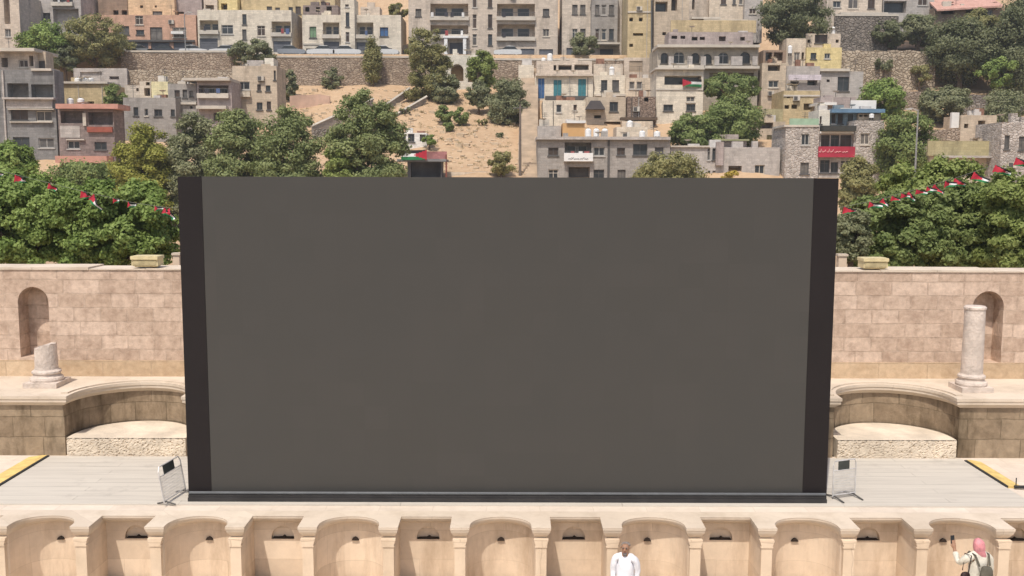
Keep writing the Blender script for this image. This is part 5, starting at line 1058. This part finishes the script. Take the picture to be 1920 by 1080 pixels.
def figure(lab, base, yaw, hgt, arms, cloth):
    """standing figure; local axes: +y is the way the person faces, +x their right hand... rotated by yaw"""
    t = thing('person', lab, 'person', base); B = Vector(base); k = hgt / 1.72
    c_, s_ = math.cos(yaw), math.sin(yaw)
    def W(x, y, z): return B + Vector((x * c_ - y * s_, x * s_ + y * c_, z)) * k
    pts = [(W(0, 0, .95), (.15, .11)), (W(0, .01, 1.12), (.14, .10)), (W(0, .0, 1.32), (.14, .09)), (W(0, -.01, 1.42), (.08, .065)), (W(0, .01, 1.50), .056), (W(0, .025, 1.57), (.075, .085)), (W(0, .02, 1.64), (.078, .095)), (W(0, .01, 1.69), (.055, .07))]
    ed = [(0, 1), (1, 2), (2, 3), (3, 4), (4, 5), (5, 6), (6, 7)]
    for sx in (-1, 1):
        i = len(pts); pts += [(W(sx * .10, 0, .88), .085), (W(sx * .105, .03, .48), .058), (W(sx * .11, -.02, .09), .04), (W(sx * .12, .13, .04), .035)]; ed += [(0, i), (i, i + 1), (i + 1, i + 2), (i + 2, i + 3)]
    hands = []
    for sx, (el, wr, hd) in arms.items():
        i = len(pts); pts += [(W(sx * .16, -.01, 1.385), .03), (W(*el), .043), (W(*wr), .03), (W(*hd), (.042, .022))]; ed += [(3, i), (i, i + 1), (i + 1, i + 2), (i + 2, i + 3)]
        d = (W(*hd) - W(*wr)).normalized(); side = d.cross(W(0, 1, 0) - W(0, 0, 0)).normalized(); curl = (W(-sx * .5, .6, -.1) - W(0, 0, 0)).normalized()
        for f in range(4):
            j = len(pts); L = (.075, .085, .08, .062)[f] * k; o = W(*hd) + side * (.026 - .0175 * f) * k + d * .02
            pts += [(o, .0095 * k), (o + d * L * .5 + curl * L * .15, .0085 * k), (o + d * L * .85 + curl * L * .5, .007 * k)]; ed += [(i + 3, j), (j, j + 1), (j + 1, j + 2)]
        j = len(pts); o = W(*wr).lerp(W(*hd), .45) + side * .035 * k; pts += [(o, .011 * k), (o + side * .025 * k + d * .035 * k, .0095 * k), (o + side * .02 * k + d * .065 * k + curl * .012, .008 * k)]; ed += [(i + 3, j), (j, j + 1), (j + 1, j + 2)]
    skin('body', pts, ed, SKIN_, t)
    # shirt with sleeves, trousers, shoes
    sp = [(W(0, 0, .84), (.185, .145)), (W(0, .01, 1.05), (.18, .135)), (W(0, .0, 1.28), (.185, .14)), (W(0, -.005, 1.425), (.15, .11)), (W(0, .0, 1.505), (.08, .075))]; se = [(0, 1), (1, 2), (2, 3), (3, 4)]
    for sx, (el, wr, hd) in arms.items():
        i = len(sp); sp += [(W(sx * .09, -.005, 1.435), .08), (W(sx * .19, -.01, 1.395), .08), (W(*el), .06), (W(*wr).lerp(W(*el), .12), .05)]; se += [(3, i), (i, i + 1), (i + 1, i + 2), (i + 2, i + 3)]
    skin('shirt', sp, se, cloth['shirt'], t, 3, fold=.016)
    tp = [(W(0, 0, .93), (.165, .125))]; te = []
    for sx in (-1, 1):
        i = len(tp); tp += [(W(sx * .10, 0, .84), .105), (W(sx * .105, .03, .48), .082), (W(sx * .11, -.02, .12), .07)]; te += [(0, i), (i, i + 1), (i + 1, i + 2)]
    skin('trousers', tp, te, cloth['legs'], t, 3, fold=.012)
    for sx in (-1, 1): skin('shoe', [(W(sx * .11, -.05, .045), .048), (W(sx * .115, .06, .045), .05), (W(sx * .125, .17, .035), .035)], [(0, 1), (1, 2)], cloth['shoe'], t, 1)
    return t, W, k
SHIRTW = plain('white_shirt', (.74, .74, .78), .85, .05, 5, bump=.3); NAVY = plain('dark_trousers', (.06, .06, .075), .9, .15); SHOE = plain('black_shoe', (.03, .028, .025), .5, .2); HAIRG = plain('grey_hair', (.20, .17, .15), .9, .3, 30); DARKE = plain('eye_dark', (.02, .015, .012), .4, .1); LIPS = plain('lips', (.24, .10, .08), .6, .1)
hp = P(1173, 1014, 17.6); 
t, W, k = figure('bearded man in a loose white shirt walking past the stage bays', (hp.x, 17.6, GZ), R(180 - 14), hp.z - GZ - .02, {1: ((.225, -.04, 1.13), (.21, .06, .90), (.205, .10, .81)), -1: ((-.22, -.06, 1.12), (-.20, -.02, .88), (-.195, .02, .79))}, {'shirt': SHIRTW, 'legs': NAVY, 'shoe': SHOE})
skin('beard', [(W(0, .085, 1.555), (.045, .03)), (W(0, .095, 1.515), (.04, .03)), (W(0, .09, 1.475), (.028, .02))], [(0, 1), (1, 2)], plain('grey_beard', (.16, .145, .14), .9, .3, 30), t, 2)
skin('hair', [(W(-.07, -.03, 1.63), .03), (W(-.05, -.07, 1.655), .042), (W(0, -.085, 1.65), .048), (W(.05, -.07, 1.655), .042), (W(.07, -.03, 1.63), .03)], [(0, 1), (1, 2), (2, 3), (3, 4)], HAIRG, t, 2)
for sx in (-1, 1):
    m = MB(); m.lathe(W(sx * .03, .098, 1.615), [(.004, 0), (.011, .005), (.011, .011), (.004, .016)], 8); m.build('eye', DARKE, t)
    m = MB(); m.tube([W(sx * .05, .10, 1.64), W(sx * .018, .113, 1.645)], .008, 5); m.build('eyebrow', HAIRG, t)
    skin('ear', [(W(sx * .082, .0, 1.63), (.012, .02)), (W(sx * .084, .003, 1.59), (.008, .014))], [(0, 1)], SKIN_, t, 1)
skin('nose', [(W(0, .108, 1.625), .011), (W(0, .132, 1.585), .016)], [(0, 1)], SKIN_, t, 1)
m = MB(); m.tube([W(-.024, .112, 1.552), W(0, .12, 1.554), W(.024, .112, 1.552)], .006, 5); m.build('mouth', LIPS, t)
hp = P(1836, 1006, 17.5)
CREAMC = plain('cream_blouse', (.66, .62, .52), .9, .08, 5, bump=.3); PINKC = plain('pink_scarf', (.66, .27, .29), .9, .3, 9, bump=.6); OLIVE = plain('olive_pack', (.11, .10, .075), .9, .2, 8, bump=.4); BAGM = plain('dark_brown_bag', (.035, .016, .012), .6, .3)
t, W, k = figure('woman in a pink headscarf and cream top seen from behind with an olive backpack', (hp.x, 17.5, GZ), R(12), hp.z - GZ - .03, {1: ((.28, .02, 1.15), (.25, .12, .95), (.24, .16, .87)), -1: ((-.27, .14, 1.24), (-.24, .30, 1.42), (-.235, .33, 1.50))}, {'shirt': CREAMC, 'legs': plain('grey_skirt', (.40, .40, .43), .9, .1), 'shoe': SHOE})
skin('headscarf', [(W(0, .0, 1.72), (.07, .075)), (W(0, .0, 1.64), (.11, .115)), (W(0, -.02, 1.55), (.108, .10)), (W(.01, -.03, 1.47), (.10, .085)), (W(.06, -.06, 1.40), (.07, .04)), (W(.09, -.07, 1.33), (.035, .02))], [(0, 1), (1, 2), (2, 3), (3, 4), (4, 5)], PINKC, t, 3, fold=.014)
skin('nose', [(W(0, .115, 1.625), .009), (W(0, .13, 1.585), .014)], [(0, 1)], SKIN_, t, 1)
bt = thing('backpack', 'olive grey backpack worn by the woman in the pink headscarf', 'backpack', tuple(W(.02, -.2, .95)))
skin('pack_body', [(W(.02, -.21, .90), (.14, .075)), (W(.02, -.22, 1.05), (.15, .085)), (W(.02, -.20, 1.22), (.13, .07)), (W(.02, -.18, 1.30), (.09, .045))], [(0, 1), (1, 2), (2, 3)], OLIVE, bt, 3, fold=.012)
skin('front_pocket', [(W(.02, -.30, .92), (.10, .035)), (W(.02, -.31, 1.05), (.10, .035))], [(0, 1)], OLIVE, bt, 2)
for sx in (-1, 1):
    m = MB(); m.tube([W(sx * .1 + .02, -.16, 1.28), W(sx * .13, -.1, 1.46), W(sx * .13, .06, 1.47), W(sx * .14, .16, 1.3)], .018, 6); m.build('strap', OLIVE, bt)
bt = thing('handbag', 'small dark brown handbag at the left side of the woman in the pink headscarf', 'handbag', tuple(W(-.25, 0, .95)))
skin('bag_body', [(W(-.30, -.08, .98), (.06, .09)), (W(-.29, -.08, 1.10), (.07, .11)), (W(-.28, -.08, 1.18), (.04, .08))], [(0, 1), (1, 2)], BAGM, bt, 2)
m = MB(); m.tube([W(-.29, -.15, 1.17), W(-.22, -.12, 1.47), W(-.22, .05, 1.45), W(-.29, .0, 1.17)], .01, 6); m.build('strap', BAGM, bt)
bt = thing('phone', 'dark phone held up in the raised left hand of the woman in the pink headscarf', 'phone', tuple(W(-.235, .36, 1.55)))
m = MB(); c = W(-.235, .375, 1.57); m.obox(c, (W(.036, 0, 0) - W(0, 0, 0)), (W(0, .004, 0) - W(0, 0, 0)), (W(0, .01, .075) - W(0, 0, 0))); m.build('case', BLACKM, bt)
m = MB(); m.obox(c - (W(0, .006, 0) - W(0, 0, 0)), (W(.032, 0, 0) - W(0, 0, 0)), (W(0, .002, 0) - W(0, 0, 0)), (W(0, .009, .068) - W(0, 0, 0))); m.build('display', GLASS, bt)

# ================================================================== HAZE
m = MB(); m.box(-430, 430, -12, 430, -4, 72)
hz = tag(m.build('haze', [], None, (0, 0, 0)), kind='stuff'); hm = bpy.data.materials.new('haze'); hm.use_nodes = True; hn = hm.node_tree; hn.nodes.remove(hn.nodes['Principled BSDF'])
pv = hn.nodes.new('ShaderNodeVolumePrincipled'); pv.inputs['Color'].default_value = (.95, .95, .95, 1); pv.inputs['Density'].default_value = .0004; pv.inputs['Anisotropy'].default_value = .2
hn.links.new(pv.outputs[0], hn.nodes['Material Output'].inputs['Volume']); hz.data.materials.append(hm)
